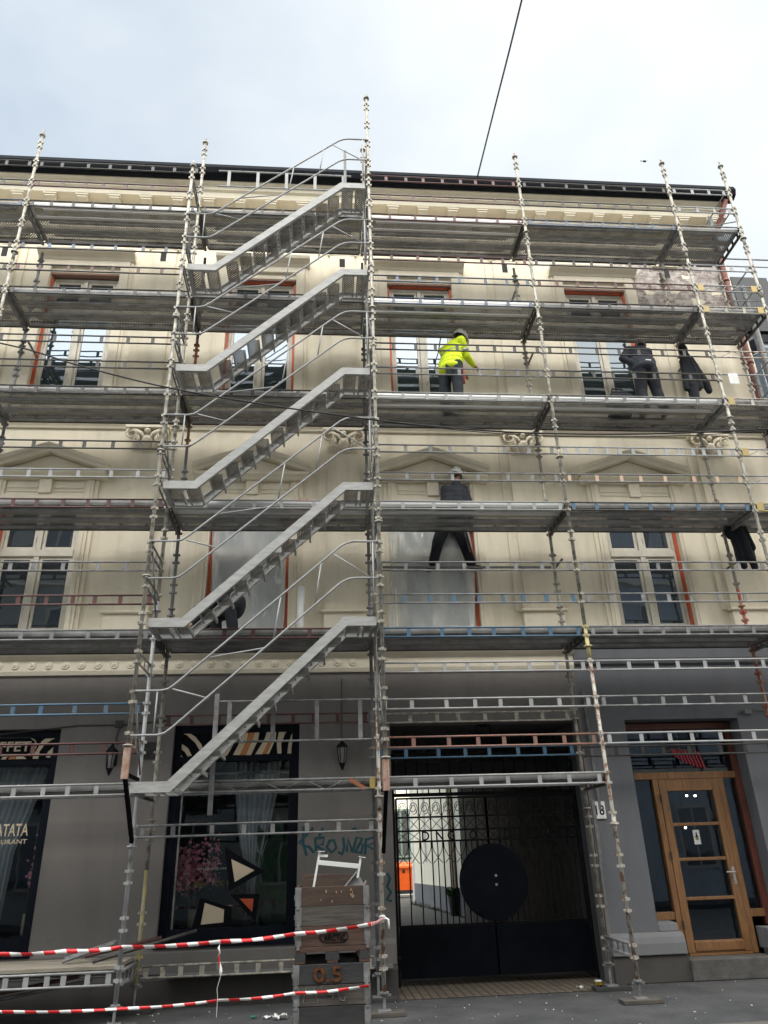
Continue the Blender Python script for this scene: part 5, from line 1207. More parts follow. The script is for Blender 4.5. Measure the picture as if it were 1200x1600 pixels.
def pallet(z, label):
    t = thing('pallet', ((KX0+KX1)/2, (KY0+KY1)/2, z), label, 'pallet'); b = MB(); h = .138
    for x in (KX0, (KX0+KX1)/2-.065, KX1-.10):
        for y in (KY0, (KY0+KY1)/2-.06, KY1-.12): b.box(x, x+(.10 if x != (KX0+KX1)/2-.065 else .13), y, y+.12, z+.022, z+.093)
    b.build('block', WOODK, t, bevel=.004)
    b = MB()
    for k in range(5): y = KY0+k*(KY1-KY0-.12)/4; b.box(KX0, KX1, y, y+.12, z+.094, z+h-.001) if k in (0, 2, 4) else b.box(KX0, KX1, y+.01, y+.11, z+.094, z+h-.001)
    for x in (KX0, (KX0+KX1)/2-.05, KX1-.10): b.box(x, x+.10, KY0+.002, KY1-.002, z, z+.0215)
    b.build('deck_board', WOODB, t, bevel=.003)
pallet(.765, 'wooden pallet between the upper and lower collars of the crate stack'); pallet(.005-.005, 'bottom wooden pallet under the crate stack, below the lowest collar')
ORP = mat('orange stencil paint', (.17, .06, .018), .9, 0, col2=(.06, .03, .02), scale=22, ramp=(.38,.6), spec=.1)
text_obj('lettering', '0.5', -.065, .20, .615, .125, KY0-.0125, ORP, c4, .003)
sc_ = MB(); zb = .44
for pts in ([(-.13,.14),(-.15,.06),(-.16,.02)], [(-.05,.145),(-.06,.10),(-.02,.03),(-.03,.01)], [(.0,.14),(.02,.10),(.03,.05)], [(.06,.13),(.05,.06),(.08,.08),(.12,.07),(.11,.04)], [(.16,.10),(.18,.03),(.22,.02),(.23,.06)]):
    sc_.path([(x_, KY0-.003, zb+z_) for x_, z_ in pts], .006, 5)
sc_.build('chalk_scrawl', mat('pale scrawl', (.17, .17, .165), .9, 0, col2=(.09, .09, .09), scale=30), c5_)
sb = MB(); za = .93; sb.path([(.035, KY0-.001, za+.005), (-.01, KY0-.001, za+.04), (.0, KY0-.001, za+.085)], .004, 5); sb.path([(.225, KY0-.001, za+.005), (.26, KY0-.001, za+.04), (.25, KY0-.001, za+.085)], .004, 5); sb.path([(.0, KY0-.001, za+.085), (.25, KY0-.001, za+.085)], .003, 5); sb.path([(.035, KY0-.001, za+.005), (.225, KY0-.001, za+.005)], .003, 5)
sb.build('stamp', BLACKV, c3_); text_obj('stamp', 'ARCTIC', .03, .235, za+.018, .055, KY0-.003, BLACKV, c3_, .003)
rnd = random.Random(3); b = MB()
for x_, z_, s in ((.05, 1.37, .018), (.15, 1.36, .012), (.30, 1.345, .028), (.31, 1.325, .022), (.295, 1.365, .02), (-.0, 1.30, .01), (.11, 1.285, .011), (.2, 1.365, .01)):
    n = 6; b.plate([(x_+s*rnd.uniform(.5, 1)*math.cos(2*math.pi*k/n)*.7, z_+s*rnd.uniform(.6, 1.3)*math.sin(2*math.pi*k/n)) for k in range(n)], KY0-.004, KY0+.001)
b.build('splinter_scar', mat('raw splintered wood', (.45, .30, .19), .9, 0, col2=(.35, .22, .13), scale=30), c1)
bd = MB(); bd.obox((-.205, KY1-.05, 1.42), (.33, KY1-.05, 1.415), .022, .185); o = bd.build('loose_board', WOODD, None, org=(.06, KY1-.05, 1.33), bevel=.003); tag(o, 'dark brown board standing at the back inside the topmost crate collar', 'board')
# white steel trestle frame thrown in the crate
fr = thing('steel_bracket', (.1, -1.6, 1.3), 'white steel bracket frame with two feet sticking out of the top crate', 'bracket'); Yb = -1.62
def fp(px, py, y=Yb): p = at(px, py, y); return Vector((p.x, y, p.z))
b = MB(); b.obox(fp(489, 1392), fp(499.5, 1331), .022, .022, (0, 1, 0)); b.obox(fp(497, 1347.5), fp(560, 1353.5), .028, .045); b.obox(fp(558.5, 1372), fp(564, 1339), .022, .024, (0, 1, 0))
b.obox(fp(499, 1337), fp(512, 1337.5), .02, .024); b.box(fp(497, 1331).x-.005, fp(508, 1331).x, Yb-.03, Yb+.03, fp(498, 1331).z, fp(498, 1331).z+.006)
b.obox(fp(560.5, 1338.5), fp(571, 1340), .05, .006); b.build('frame', WHITEP, fr, bevel=.002)
b = MB(); q = [fp(538, 1386), fp(558, 1361), fp(570, 1384), fp(568, 1390)]; b.plate([(p.x, p.z) for p in q][::-1], Yb+.02, Yb+.024); b.obox(fp(538, 1386), fp(559, 1360), .03, .012); b.obox(fp(568, 1384), fp(572, 1376), .02, .014)
b.build('folded_plate', GALVB, fr)

# barrier tapes
def tape(name, pts, wd, label, seed):
    """a flat ribbon along pts, a little twisted; u runs along it in metres"""
    rnd = random.Random(seed); P = []
    for i in range(len(pts)-1):
        n = 14
        for k in range(n):
            t = k/n; p = Vector(pts[i]).lerp(Vector(pts[i+1]), t); P.append(p + Vector((0, 0, -.012*math.sin(math.pi*t))))
    P.append(Vector(pts[-1])); vs = []; us = []; u = 0
    for i, p in enumerate(P):
        if i: u += (p-P[i-1]).length
        a = .35*math.sin(i*.21+seed)+.25*math.sin(i*.53); h = wd/2*(.92+.08*math.sin(i*.9)); dv = Vector((0, math.sin(a), math.cos(a)))*h
        vs += [p-dv, p+dv]; us += [(u, 0), (u, wd)]
    n = len(P); me = bpy.data.meshes.new(name); me.from_pydata([tuple(v-Vector(pts[0])) for v in vs], [], [(2*i, 2*i+2, 2*i+3, 2*i+1) for i in range(n-1)])
    uv = me.uv_layers.new(name='UVMap')
    for l_ in me.loops: uv.data[l_.index].uv = us[l_.vertex_index]
    me.materials.append(TAPERW)
    for p in me.polygons: p.use_smooth = True
    o = bpy.data.objects.new(name, me); COL.objects.link(o); o.location = pts[0]
    s = o.modifiers.new('s', 'SOLIDIFY'); s.thickness = .0015; tag(o, label, 'barrier tape'); return o
def tp(px, py, y): p = at(px, py, y); return (p.x, y, p.z)
tape('barrier_tape', [tp(-160, 1494, -2.03), tp(0, 1491, -2.03), tp(100, 1486, -2.03), tp(190, 1480, -2.03), tp(343, 1471.5, -2.03), tp(460, 1459.5, -2.025), tp(579, 1444, -2.02), tp(600, 1434, -.07)], .038, 'upper red and white barrier tape tied to the pole right of the crates', 1)
tape('barrier_tape', [tp(-160, 1585, -2.03), tp(0, 1581, -2.03), tp(190, 1576, -2.03), tp(343, 1563, -2.03), tp(460, 1552, -2.025), tp(577, 1540, -2.02)], .027, 'lower red and white barrier tape ending on the right edge of the crate stack', 2)
tl_ = tape('tape_end', [tp(344, 1472, -2.05), tp(343, 1490, -2.06), tp(346, 1522, -2.05)], .05, 'loose red and white tape end hanging from the upper barrier tape', 3)
for p in tl_.data.vertices: p.co = Vector((p.co.x + (p.co.y)*1.0, p.co.y*.4, p.co.z))
b = MB(); b.path([tp(346, 1520, -2.05), tp(339, 1545, -2.05), tp(340, 1560, -2.05), tp(338, 1590, -2.05)], .003, 5); o = b.build('string', PAPER, None, org=tp(346, 1520, -2.05)); tag(o, 'thin pale string hanging below the loose tape end', 'string')
b = MB(); c = Vector((PX[3], 0, tp(603, 1434, -.05)[2]))
for k in range(2): b.path([(c.x+.032*math.cos(a*.6), .032*math.sin(a*.6), c.z-.02+k*.03+.008*math.sin(a)) for a in range(11)], .012, 5)
b.path([(c.x+.03, -.02, c.z), (c.x+.07, -.05, c.z-.02), (c.x+.075, -.05, c.z-.12)], .014, 5); o = b.build('tape_knot', WHITEP, None, True, tuple(c)); tag(o, 'white and red tape knot around the pole right of the crates', 'barrier tape')

# loose scaffold parts on the low timber deck, left
def loose(name, p, q, r, m, label, twin=False):
    b = MB(); b.tube(p, q, r, 8)
    if twin:
        d = Vector((0, .10, .02)); b.tube(Vector(p)+d, Vector(q)+d, r, 8)
        for k in range(5): t = (k+.5)/5; c = Vector(p).lerp(Vector(q), t); b.obox(c, c+d, .04, .008)
    o = b.build(name, m, None, True, p); tag(o, label, 'scaffold tube', 'loose scaffold parts on the low deck'); return o
loose('loose_rail', (-3.05, .30, .65), (-2.52, .52, .80), .018, GALV, 'short grey twin rail lying aslant on the low timber deck', True)
loose('loose_rail', (-2.66, .16, .65), (-1.55, .62, .90), .02, DARKST, 'dark tube jutting from the low timber deck towards the sticker window')
loose('loose_rail', (-2.9, .70, .66), (-2.02, .88, .82), .022, MAROON, 'maroon tube lying behind the left poles on the low timber deck')
for k, (a, c, m, lab) in enumerate((((-5.2, .35, .12), (-2.9, .55, .47), MAROON, 'maroon tube leaning under the low timber deck'), ((-5.3, .5, .05), (-2.8, .75, .40), GALV, 'grey tube leaning under the low timber deck beside the maroon one'), ((-5.4, .2, .25), (-3.4, .3, .40), WOODB, 'brown batten under the low timber deck at the left edge'))):
    loose('loose_rail', a, c, .022, m, lab)
b = MB(); p = Vector((-.92, 1.02, .52)); b.obox((-2.0, 1.20, .36), (.95, 1.20, .36), .22, .03); b.build('plinth_ledge', PLINTH, house)
# paper cup, rubbish
cup = thing('paper_cup', (3.66, 1.0, 0), 'yellow paper cup standing on the tan paving at the right of the gate', 'cup')
p = at(938, 1552, 1.0); cx_, cy_ = 3.63, 1.0
b = MB(); b.lathe((cx_, cy_, .007), [(.030, 0), (.041, .105), (.044, .108), (.040, .11), (.038, .105)], 16); b.build('cup_body', mat('yellow card', (.72, .50, .02), .6, 0), cup, True)
MB().lathe((cx_, cy_, .105), [(.0435, 0), (.0445, .008), (.042, .012)], 16).build('rim', WHITEP, cup); b = MB()
for a in (-2.2, -1.4, -.7): b.box(cx_+.0375*math.cos(a)-.010, cx_+.0375*math.cos(a)+.010, cy_+.0375*math.sin(a)-.004, cy_+.0375*math.sin(a), .04, .065)
b.build('mark', BLACKV, cup)
def crumple(x, y, s, m, label, name='paper_scrap', z=.006):
    rnd = random.Random(int(x*100)); b = MB(); n = 5; vs = [(x+s*(i/n-.5)+rnd.uniform(-.1, .1)*s, y+s*(j/n-.5)*.7+rnd.uniform(-.1, .1)*s, z+rnd.uniform(0, .35)*s) for j in range(n+1) for i in range(n+1)]
    b.add(vs, [(j*(n+1)+i, j*(n+1)+i+1, (j+1)*(n+1)+i+1, (j+1)*(n+1)+i) for j in range(n) for i in range(n)])
    o = b.build(name, m, None, org=(x, y, 0)); tag(o, label, 'litter'); q = o.modifiers.new('s', 'SOLIDIFY'); q.thickness = .002
crumple(-.46, .12, .16, PAPER, 'crumpled white paper on the asphalt left of the crates'); crumple(-.62, .2, .09, WHITEP, 'small white scrap left of the crumpled paper')
crumple(-.78, .25, .07, mat('green film', (.02, .30, .18), .5, 0), 'small green scrap on the asphalt left of the crates')
crumple(3.45, 1.25, .08, PAPER, 'white scrap on the tan paving beside the yellow cup'); crumple(4.0, .95, .11, mat('grey film', (.3, .3, .31), .4, 0), 'grey plastic scrap by the right gate jamb')
crumple(1.45, 5.2, .12, WHITEP, 'white scrap on the dark passage floor behind the gate')
rnd = random.Random(12); b = MB()
for i in range(120):
    x, y = rnd.uniform(-3.5, 9), rnd.uniform(-1.2, 1.25); a = rnd.uniform(0, 3.14); s = rnd.choice((.004, .006, .008, .012)); l_ = s*rnd.choice((1, 1.6, 2.6))
    b.obox((x, y, .006), (x+l_*math.cos(a), y+l_*math.sin(a), .007), s, .006)
tag(b.build('pavement_litter', PAPER), 'pale butts and chips scattered over the asphalt', 'litter', kind='stuff')

# ================================================================== THINGS ON THE SCAFFOLD
def sheet_film(cx, x0, x1, z0, z1, label, seed):
    rnd = random.Random(seed); n, m_ = 26, 34; vs = []
    ph = [rnd.uniform(0, 6) for _ in range(6)]
    for j in range(m_+1):
        for i in range(n+1):
            u, v = i/n, j/m_; x = x0+(x1-x0)*u; z = z0+(z1-z0)*v
            y = 1.335 + .02*math.sin(u*9+ph[0]+v*2) + .016*math.sin(u*21+ph[1]-v*5) + .012*math.sin((u+v*.6)*30+ph[2]) - .03*math.sin(math.pi*u)*(1-v)
            vs.append((x+.03*math.sin(v*7+ph[3])*(1 if i in (0, n) else .3), min(y, 1.338) , z))
    b = MB(); b.add(vs, [(j*(n+1)+i, j*(n+1)+i+1, (j+1)*(n+1)+i+1, (j+1)*(n+1)+i) for j in range(m_) for i in range(n)])
    o = b.build('plastic_sheet', FILM, None, True, (cx, 1.32, z0)); tag(o, label, 'plastic sheet'); s = o.modifiers.new('s', 'SOLIDIFY'); s.thickness = .001
sheet_film(WX[1], -1.80, -.63, 4.75, 7.2, 'clear plastic sheet over the first floor window behind the stairs', 5)
sheet_film(WX[2], 1.10, 2.50, 4.75, 7.2, 'crumpled clear plastic sheet over the first floor window right of the stairs', 8)
b = MB(); b.tube((-.36, 1.1, 4.62), (-.34, 1.18, 5.62), .06, 14); o = b.build('pipe_length', WHITEP, None, True, (-.36, 1.1, 4.62)); tag(o, 'white plastic pipe leaning on the wall right of the plastic covered window', 'pipe')
def bag(name, x, y, z, s, m, label, seed):
    rnd = random.Random(seed); b = MB()
    for i in range(9): b.ball((x+rnd.uniform(-1, 1)*s[0]*.6, y+rnd.uniform(-1, 1)*s[1]*.5, z+s[2]*(.35+.5*rnd.random())), s[0]*rnd.uniform(.3, .55), s[1]*rnd.uniform(.4, .6), s[2]*rnd.uniform(.3, .45), 8, 6)
    b.box(x-s[0]*.8, x+s[0]*.8, y-s[1]*.6, y+s[1]*.6, z+.002, z+s[2]*.4)
    o = remeshed(b, name, m, None, .02, 2); o['_o'] = [0, 0, 0]; tag(o, label, name.split('_')[-1])
    return o
bag('orange_bag', -.30, .55, 6.61, (.16, .14, .26), TAPEO, 'orange sack on the third deck behind the stairs', 1)
bag('rag_bundle', .02, .55, 6.61, (.22, .16, .24), WHITEP, 'bundle of white rags beside the orange sack on the third deck', 2)
bx = thing('tool_bag', (5.27, .6, 8.61), 'black tool bag on the fourth deck left of the bending man', 'bag')
b = MB(); b.box(5.06, 5.45, .45, .75, 8.61, 9.0); b.box(5.1, 5.41, .48, .72, 9.0, 9.06); b.build('bag_body', BLACKC, bx, bevel=.03); b = MB(); b.path([(5.14, .6, 9.05), (5.17, .6, 9.17), (5.34, .6, 9.17), (5.37, .6, 9.05)], .015, 6); b.build('handle', BLACKC, bx)
b = MB(); b.obox((5.31, .445, 8.80), (5.38, .445, 8.86), .006, .03); b.build('logo', WHITEP, bx)
fl_ = thing('metal_flask', (5.54, .45, 8.61), 'silver metal can between the tool bag and the bending man', 'can'); b = MB(); b.lathe((5.54, .45, 8.612), [(.07, 0), (.07, .14), (.03, .2), (.025, .24)], 14); b.build('can_body', GALVB, fl_, True)
sg = thing('paper_note', (7.05, 1.2, 9.15), 'white paper note hanging on the rail at the right end of the fourth deck', 'notice'); p = at(1163, 594, .0); b = MB(); b.box(7.0, 7.17, -.03, -.026, p.z-.10, p.z+.12); b.build('sheet', PAPER, sg)
bg_ = thing('birds', (0, 0, 0), 'x', 'bird'); bpy.data.objects.remove(bg_)
p = at(1007, 252, 14); b = MB(); b.ball(tuple(p), .10, .05, .05, 8, 6)
for s in (-1, 1): b.add([p+Vector((-.05, 0, 0)), p+Vector((.06, 0, 0)), p+Vector((s*.26, .02, .09))], [(0, 1, 2)])
b.add([p+Vector((-.08, 0, 0)), p+Vector((-.2, -.03, 0)), p+Vector((-.2, .03, 0))], [(0, 1, 2)])
o = b.build('bird', BLACKC, None, org=tuple(p)); tag(o, 'tiny dark bird in the pale sky left of the tall right poles', 'bird')

# ---- overhead lines
def cable(name, pts, r, label, m=CABLE):
    P = []
    for i in range(len(pts)-1):
        p0, p1, p2, p3 = (Vector(pts[max(i-1, 0)]), Vector(pts[i]), Vector(pts[i+1]), Vector(pts[min(i+2, len(pts)-1)]))
        for k in range(8):
            t = k/8; P.append(.5*((2*p1)+(p2-p0)*t+(2*p0-5*p1+4*p2-p3)*t*t+(3*p1-p0-3*p2+p3)*t**3))
    P.append(Vector(pts[-1])); b = MB(); b.path(P, r, 6); o = b.build(name, m, None, True, tuple(pts[0])); tag(o, label, 'cable'); return o
yc = -1.25
cable('overhead_cable', [tp(-300, 470, yc), tp(0, 536, yc), tp(60, 551, yc), tp(120, 570, yc), tp(250, 603, yc), tp(400, 630, yc), tp(600, 658, yc), tp(750, 672, yc), tp(850, 677, yc), tp(1000, 678, yc), tp(1200, 670, yc), tp(1500, 645, yc)], .012, 'thick black cable sagging across the scaffold in front of the stairs')
cable('overhead_cable', [tp(600, 659, yc), tp(760, 676, yc), tp(900, 682, yc), tp(1050, 681, yc), tp(1200, 672, yc), tp(1500, 640, yc)], .007, 'thin black cable hanging just under the thick one at the right')
cable('span_wire', [(3.19, .86, 14.55), (3.185, -1.0, 14.40), (3.18, -3.0, 14.24), (3.18, -8, 14.1), (3.18, -14.9, 14.5)], .016, 'dark span wire running from the eaves up out of the picture', mat('grey wire', (.10, .11, .13), .5, .3))

# ================================================================== PEOPLE AND HANGING COATS
def limb(b, pts, rs):
    for i in range(len(pts)-1):
        b.tube(pts[i], pts[i+1], rs[i], 12, rs[i+1]); b.ball(pts[i], rs[i]*1.0, seg=12, ring=8)
    b.ball(pts[-1], rs[-1], seg=12, ring=8)
def head(b, c, fwd, up):
    """skull, jaw, brow, nose, lips, ears round the centre c"""
    f = Vector(fwd).normalized(); u = Vector(up); u = (u-f*u.dot(f)).normalized(); s = f.cross(u)
    M = Matrix((s, f, u)).transposed(); c = Vector(c)
    P = lambda x, y, z: c + M @ Vector((x, y, z))
    b.ball(P(0, -.008, .022), .074, .094, .098, 16, 12, M); b.ball(P(0, .018, -.05), .056, .068, .062, 14, 10, M); b.ball(P(0, .052, -.088), .026, .024, .02, 10, 8, M)
    b.ball(P(0, .084, .012), .05, .012, .01, 10, 6, M); b.tube(P(0, .086, .01), P(0, .112, -.026), .008, 8, .014); b.ball(P(0, .10, -.03), .017, .014, .010, 8, 6, M)
    b.ball(P(0, .082, -.056), .024, .012, .006, 8, 6, M); b.ball(P(0, .079, -.066), .022, .012, .006, 8, 6, M)
    for e_ in (-1, 1): b.ball(P(e_*.076, -.01, -.012), .010, .022, .034, 8, 6, M); b.ball(P(e_*.036, .075, -.01), .02, .012, .012, 8, 6, M)
    return P, M
def hand(b, wrist, d, palm_n, curl=.5, s=1.0, thumb=1):
    """palm, four bent fingers of unequal length, thumb from the side of the palm"""
    d = Vector(d).normalized(); n = Vector(palm_n); n = (n-d*n.dot(d)).normalized(); sd = d.cross(n)*thumb; w_ = Vector(wrist)
    M = Matrix((sd, d, n)).transposed(); b.ball(w_+d*.045, .040*s, .055*s, .017*s, 10, 8, M)
    for k, (o_, ln) in enumerate(((.028, .068), (.010, .076), (-.009, .071), (-.027, .056))):
        p = w_+d*.085*s+sd*o_*s; c1_, c2_ = curl*(.7+.1*k), curl*1.5
        q = p+(d*math.cos(c1_)+n*math.sin(c1_))*ln*.52*s; r_ = q+(d*math.cos(c2_)+n*math.sin(c2_))*ln*.5*s
        b.tube(p, q, .0095*s, 8, .0085*s); b.tube(q, r_, .0085*s, 8, .007*s); b.ball(q, .0088*s, seg=8, ring=6); b.ball(r_, .007*s, seg=8, ring=6)
    p = w_+d*.03*s+sd*.034*s; q = p+(d*.55+sd*.75+n*.25).normalized()*.036*s; r_ = q+(d*.85+sd*.25+n*.4).normalized()*.03*s
    b.tube(p, q, .012*s, 8, .0105*s); b.tube(q, r_, .0105*s, 8, .008*s); b.ball(q, .0105*s, seg=8, ring=6); b.ball(r_, .008*s, seg=8, ring=6)
def boot(parent, ankle, toe_dir, m=BOOT):
    a = Vector(ankle); t = Vector(toe_dir).normalized(); b = MB(); side = Vector((0, 0, 1)).cross(t); M = Matrix((side, t, Vector((0, 0, 1)))).transposed()
    b.tube(a+Vector((0, 0, .10)), a+Vector((0, 0, -.02)), .052, 12, .048); b.ball(a+t*.02+Vector((0, 0, -.045)), .046, .085, .045, 12, 8, M); b.ball(a+t*.12+Vector((0, 0, -.055)), .05, .085, .036, 12, 8, M)
    vs = [a+t*y_+side*x_+Vector((0, 0, -.092)) for x_, y_ in ((-.036, -.07), (.036, -.07), (.05, .12), (.034, .2), (-.034, .2), (-.05, .12))]; n = 6
    b.add([*vs, *[v+Vector((0, 0, .025)) for v in vs]], [tuple(range(n-1, -1, -1)), tuple(range(n, 2*n))]+[(i, (i+1) % n, n+(i+1) % n, n+i) for i in range(n)])
    return remeshed(b, 'boot', m, parent, .009, 2)
def helmet(parent, P, M, up=.0):
    b = MB(); n = 18; prof = [(.138, -.025), (.137, .0), (.133, .04), (.124, .085), (.104, .128), (.068, .158), (.03, .172), (.002, .175)]
    vs = []
    for r_, z in prof:
        for k in range(n):
            t = 2*math.pi*k/n; vs.append(P(r_*.92*math.cos(t), r_*1.10*math.sin(t)-.005, z))
    fs = [(i*n+k, i*n+(k+1) % n, (i+1)*n+(k+1) % n, (i+1)*n+k) for i in range(len(prof)-1) for k in range(n)]; b.add(vs, fs)
    pk = [P(.105*math.cos(t), .145*math.sin(t)+(.045 if 0 < i < 8 else 0), -.022) for i, t in enumerate([math.pi*(k/8) for k in range(9)])]
    ins = [P(.115*math.cos(t), .13*math.sin(t), -.018) for t in [math.pi*(k/8) for k in range(9)]]
    b.add(pk+ins, [(i, i+1, 9+i+1, 9+i) for i in range(8)])
    for y_ in (-.05, 0, .05): b.ball(P(0, y_, .172-abs(y_)*.25), .016, .05, .008, 8, 6, M)
    o = b.build('helmet', HELMET, parent, True); q = o.modifiers.new('s', 'SOLIDIFY'); q.thickness = .004
    v = MB()
    for s in (-1, 1):
        for y_ in (-.03, .03): v.ball(P(s*.112, y_, .085), .012, .016, .012, 8, 6, M)
    v.ball(P(0, -.135, .085), .03, .012, .012, 8, 6, M); v.build('vent', BLACKV, parent['_hel'] if False else o)
    stp = MB()
    for s in (-1, 1): stp.path([P(s*.085, .02, .01), P(s*.078, .03, -.06), P(s*.03, .06, -.115)], .006, 5)
    stp.build('chin_strap', BLACKV, o); return o
def person(loc, label, hips, chest, neck, headc, face, arms, legs, jacket, trous, hat, band=False, upv=(0, 0, 1), hem=.12):
    t = thing('person', loc, label, 'person', None); V = lambda p: Vector(p)+Vector(loc)
    hips, chest, neck, headc = V(hips), V(chest), V(neck), V(headc)
    sdir = (V(arms[0][0])-V(arms[1][0])).normalized(); trunk = (chest-hips).normalized()
    fw = sdir.cross(trunk)
    # body: one continuous surface
    b = MB(); P, M = head(b, headc, face, upv); limb(b, [chest, neck, headc-Vector(upv)*.03], [.10, .055, .052]); limb(b, [hips, (hips+chest)/2, chest], [.13, .12, .135])
    for (sh, el, wr, hd, pn, cu, th) in arms:
        sh, el, wr = V(sh), V(el), V(wr); limb(b, [chest, sh, el, wr], [.09, .058, .042, .030]); hand(b, wr, hd, pn, cu, 1.05, th)
    for (hp, kn, an, td) in legs:
        hp, kn, an = V(hp), V(kn), V(an); limb(b, [hips, hp, kn, an], [.10, .082, .055, .042])
    remeshed(b, 'body', SKIN, t, .0085, 2)
    # jacket
    j = MB(); M2 = Matrix((sdir, fw, trunk)).transposed()
    for k in range(7):
        u = k/6; c = hips.lerp(chest, -hem+(1+hem)*u); wd = .195+.03*math.sin(u*2.6)+(.012 if u > .7 else 0)+(.035 if u < .5 else 0); j.ball(c, wd, .132+.012*u+(.06 if u < .5 else 0), .12, 16, 10, M2)
    limb(j, [chest, chest.lerp(neck, .85)], [.15, .088])
    for (sh, el, wr, hd, pn, cu, th) in arms:
        sh, el, wr = V(sh), V(el), V(wr); limb(j, [chest.lerp(sh, .5), sh, sh.lerp(el, .5), el, el.lerp(wr, .6), wr.lerp(el, .06)], [.115, .092, .080, .070, .062, .048])
    jk = remeshed(j, 'jacket', jacket, t, .014, 2)
    if band:
        bb = MB()
        for u in (.20, .62): bb.ball(hips.lerp(chest, u), .221+.004, .152, .026, 24, 6, M2)
        for (sh, el, wr, hd, pn, cu, th) in arms: bb.tube(V(sh).lerp(V(el), .55), V(sh).lerp(V(el), .72), .083, 14, .080)
        bb.build('reflective_band', REFLECT, jk, True)
    q = MB(); limb(q, [hips+sdir*.06, hips-sdir*.06], [.152, .152]); 
    for (hp, kn, an, td) in legs:
        hp, kn, an = V(hp), V(kn), V(an); limb(q, [hips.lerp(hp, .6), hp, hp.lerp(kn, .5), kn, kn.lerp(an, .5), an+Vector((0, 0, .02))], [.145, .13, .116, .10, .088, .084])
    tr = remeshed(q, 'trousers', trous, t, .014, 2)
    for (hp, kn, an, td) in legs: boot(t, V(an), td)
    hr = MB(); hr.ball(P(0, -.018, .03), .081, .098, .099, 16, 12, M); hr.ball(P(0, -.06, -.03), .06, .042, .045, 12, 8, M); hr.build('hair', HAIRM, t, True)
    ey = MB()
    for s in (-1, 1): ey.ball(P(s*.035, .083, -.006), .011, .007, .006, 8, 6, M)
    ey.build('eyes', BLACKV, t)
    if hat == 'helmet': helmet(t, P, M)
    elif hat == 'cap':
        c = MB(); c.ball(P(0, -.012, .05), .104, .122, .10, 16, 10, M); c.plate([(0, 0)]*3, 0, 0) if False else None
        c.ball(P(0, .125, .03), .07, .055, .008, 12, 6, M); c.build('cap', CAPM, t, True)
    return t, V, jk, tr
Z4 = 8.61
# A: hi-vis man, fourth deck, right of the stairs, turned to the wall on his right
t_, V_, jk_, tr_ = person((2.28, .52, Z4), 'man in hi vis yellow jacket and white helmet reaching to the wall',
    (-.03, 0, .95), (.03, .05, 1.34), (.13, .09, 1.54), (.22, .12, 1.66), (.85, .45, -.35),
    [((.17, -.09, 1.42), (.27, .0, 1.15), (.42, .16, 1.07), (.8, .45, -.35), (0, .2, -1), .5, 1), ((-.10, .20, 1.40), (.06, .40, 1.14), (.26, .50, 1.10), (.9, .3, -.1), (0, 0, -1), .7, -1)],
    [((.04, -.09, .90), (.05, -.08, .50), (.04, -.10, .10), (.8, .5, 0)), ((-.12, .08, .90), (-.14, .12, .50), (-.17, .10, .10), (.8, .5, 0))], HIVIS, TROUS, 'helmet', True, hem=.3)
b = MB(); c = V_((-.0, .0, 0)); b.path([V_((.13, -.03, .98)), V_((.17, -.02, .80)), V_((.17, -.02, .55))], [.035, .04, .03], 8); b.build('orange_cloth', TAPEO, t_, True)
b = MB(); b.box(V_((0, 0, 0)).x-.16, V_((0, 0, 0)).x-.05, .345, .375, Z4+.62, Z4+.85); b.build('tool_pouch', BLACKC, t_, bevel=.015)
# B: bending man in navy, cap, hand on the hip
t_, V_, jk_, tr_ = person((5.80, .50, Z4), 'bending man in navy work clothes and grey cap seen from behind',
    (-.02, -.03, .95), (.02, .10, 1.36), (.10, .18, 1.53), (.16, .24, 1.63), (.45, .8, -.45),
    [((.20, .14, 1.42), (.27, .24, 1.14), (.25, .44, .98), (-.1, .7, -.6), (0, 0, -1), .6, -1), ((-.17, .10, 1.42), (-.36, .02, 1.18), (-.20, -.06, 1.0), (.4, .3, -.8), (1, 0, 0), .6, 1)],
    [((.08, -.05, .88), (.15, .02, .48), (.20, -.02, .10), (.3, 1, 0)), ((-.11, -.05, .88), (-.13, .03, .48), (-.13, .0, .10), (-.1, 1, 0))], NAVY, BLACKC, 'cap')
b = MB(); p = V_((.0, -.20, .99)); b.obox(p+Vector((-.05, 0, 0)), p+Vector((.05, 0, 0)), .02, .022); b.build('belt_label', PAPER, tr_)
b = MB(); p = V_((.19, -.085, .20)); b.obox(p+Vector((0, 0, 0)), p+Vector((.02, 0, -.10)), .05, .03, (1, 0, 0)); b.build('boot_gaiter', mat('red white cuff', (.5, .3, .28), .7, 0), tr_)
# D: man striding between scaffold and wall, first floor
t_, V_, jk_, tr_ = person((2.15, 1.18, 5.92), 'man in dark work clothes and white helmet standing astride before the plastic covered window',
    (.03, .0, .98), (.13, .01, 1.42), (.17, .02, 1.63), (.18, .03, 1.77), (.55, .8, -.3),
    [((.28, .02, 1.50), (.38, .04, 1.22), (.39, .12, .98), (0, .2, -1), (-1, 0, 0), .5, 1), ((-.03, .03, 1.50), (-.06, .10, 1.23), (.05, .14, 1.06), (.8, .2, -.3), (0, 0, -1), .5, -1)],
    [((.12, 0, .90), (.22, .03, .50), (.30, -.02, .11), (.9, .3, 0)), ((-.06, 0, .90), (-.22, .03, .52), (-.33, -.02, .11), (-.3, .6, 0))], mat('charcoal cloth', (.045, .05, .064), .9, 0, col2=(.026, .029, .038), scale=8, bump=.5, bscale=12), BLACKC, 'helmet')
b = MB(); b.path([V_((.21, -.115, .62)), V_((.245, -.10, .45)), V_((.285, -.095, .28))], .012, 6); b.build('seam_stripe', mat('grey seam stripe', (.12, .12, .13), .6, 0), tr_)
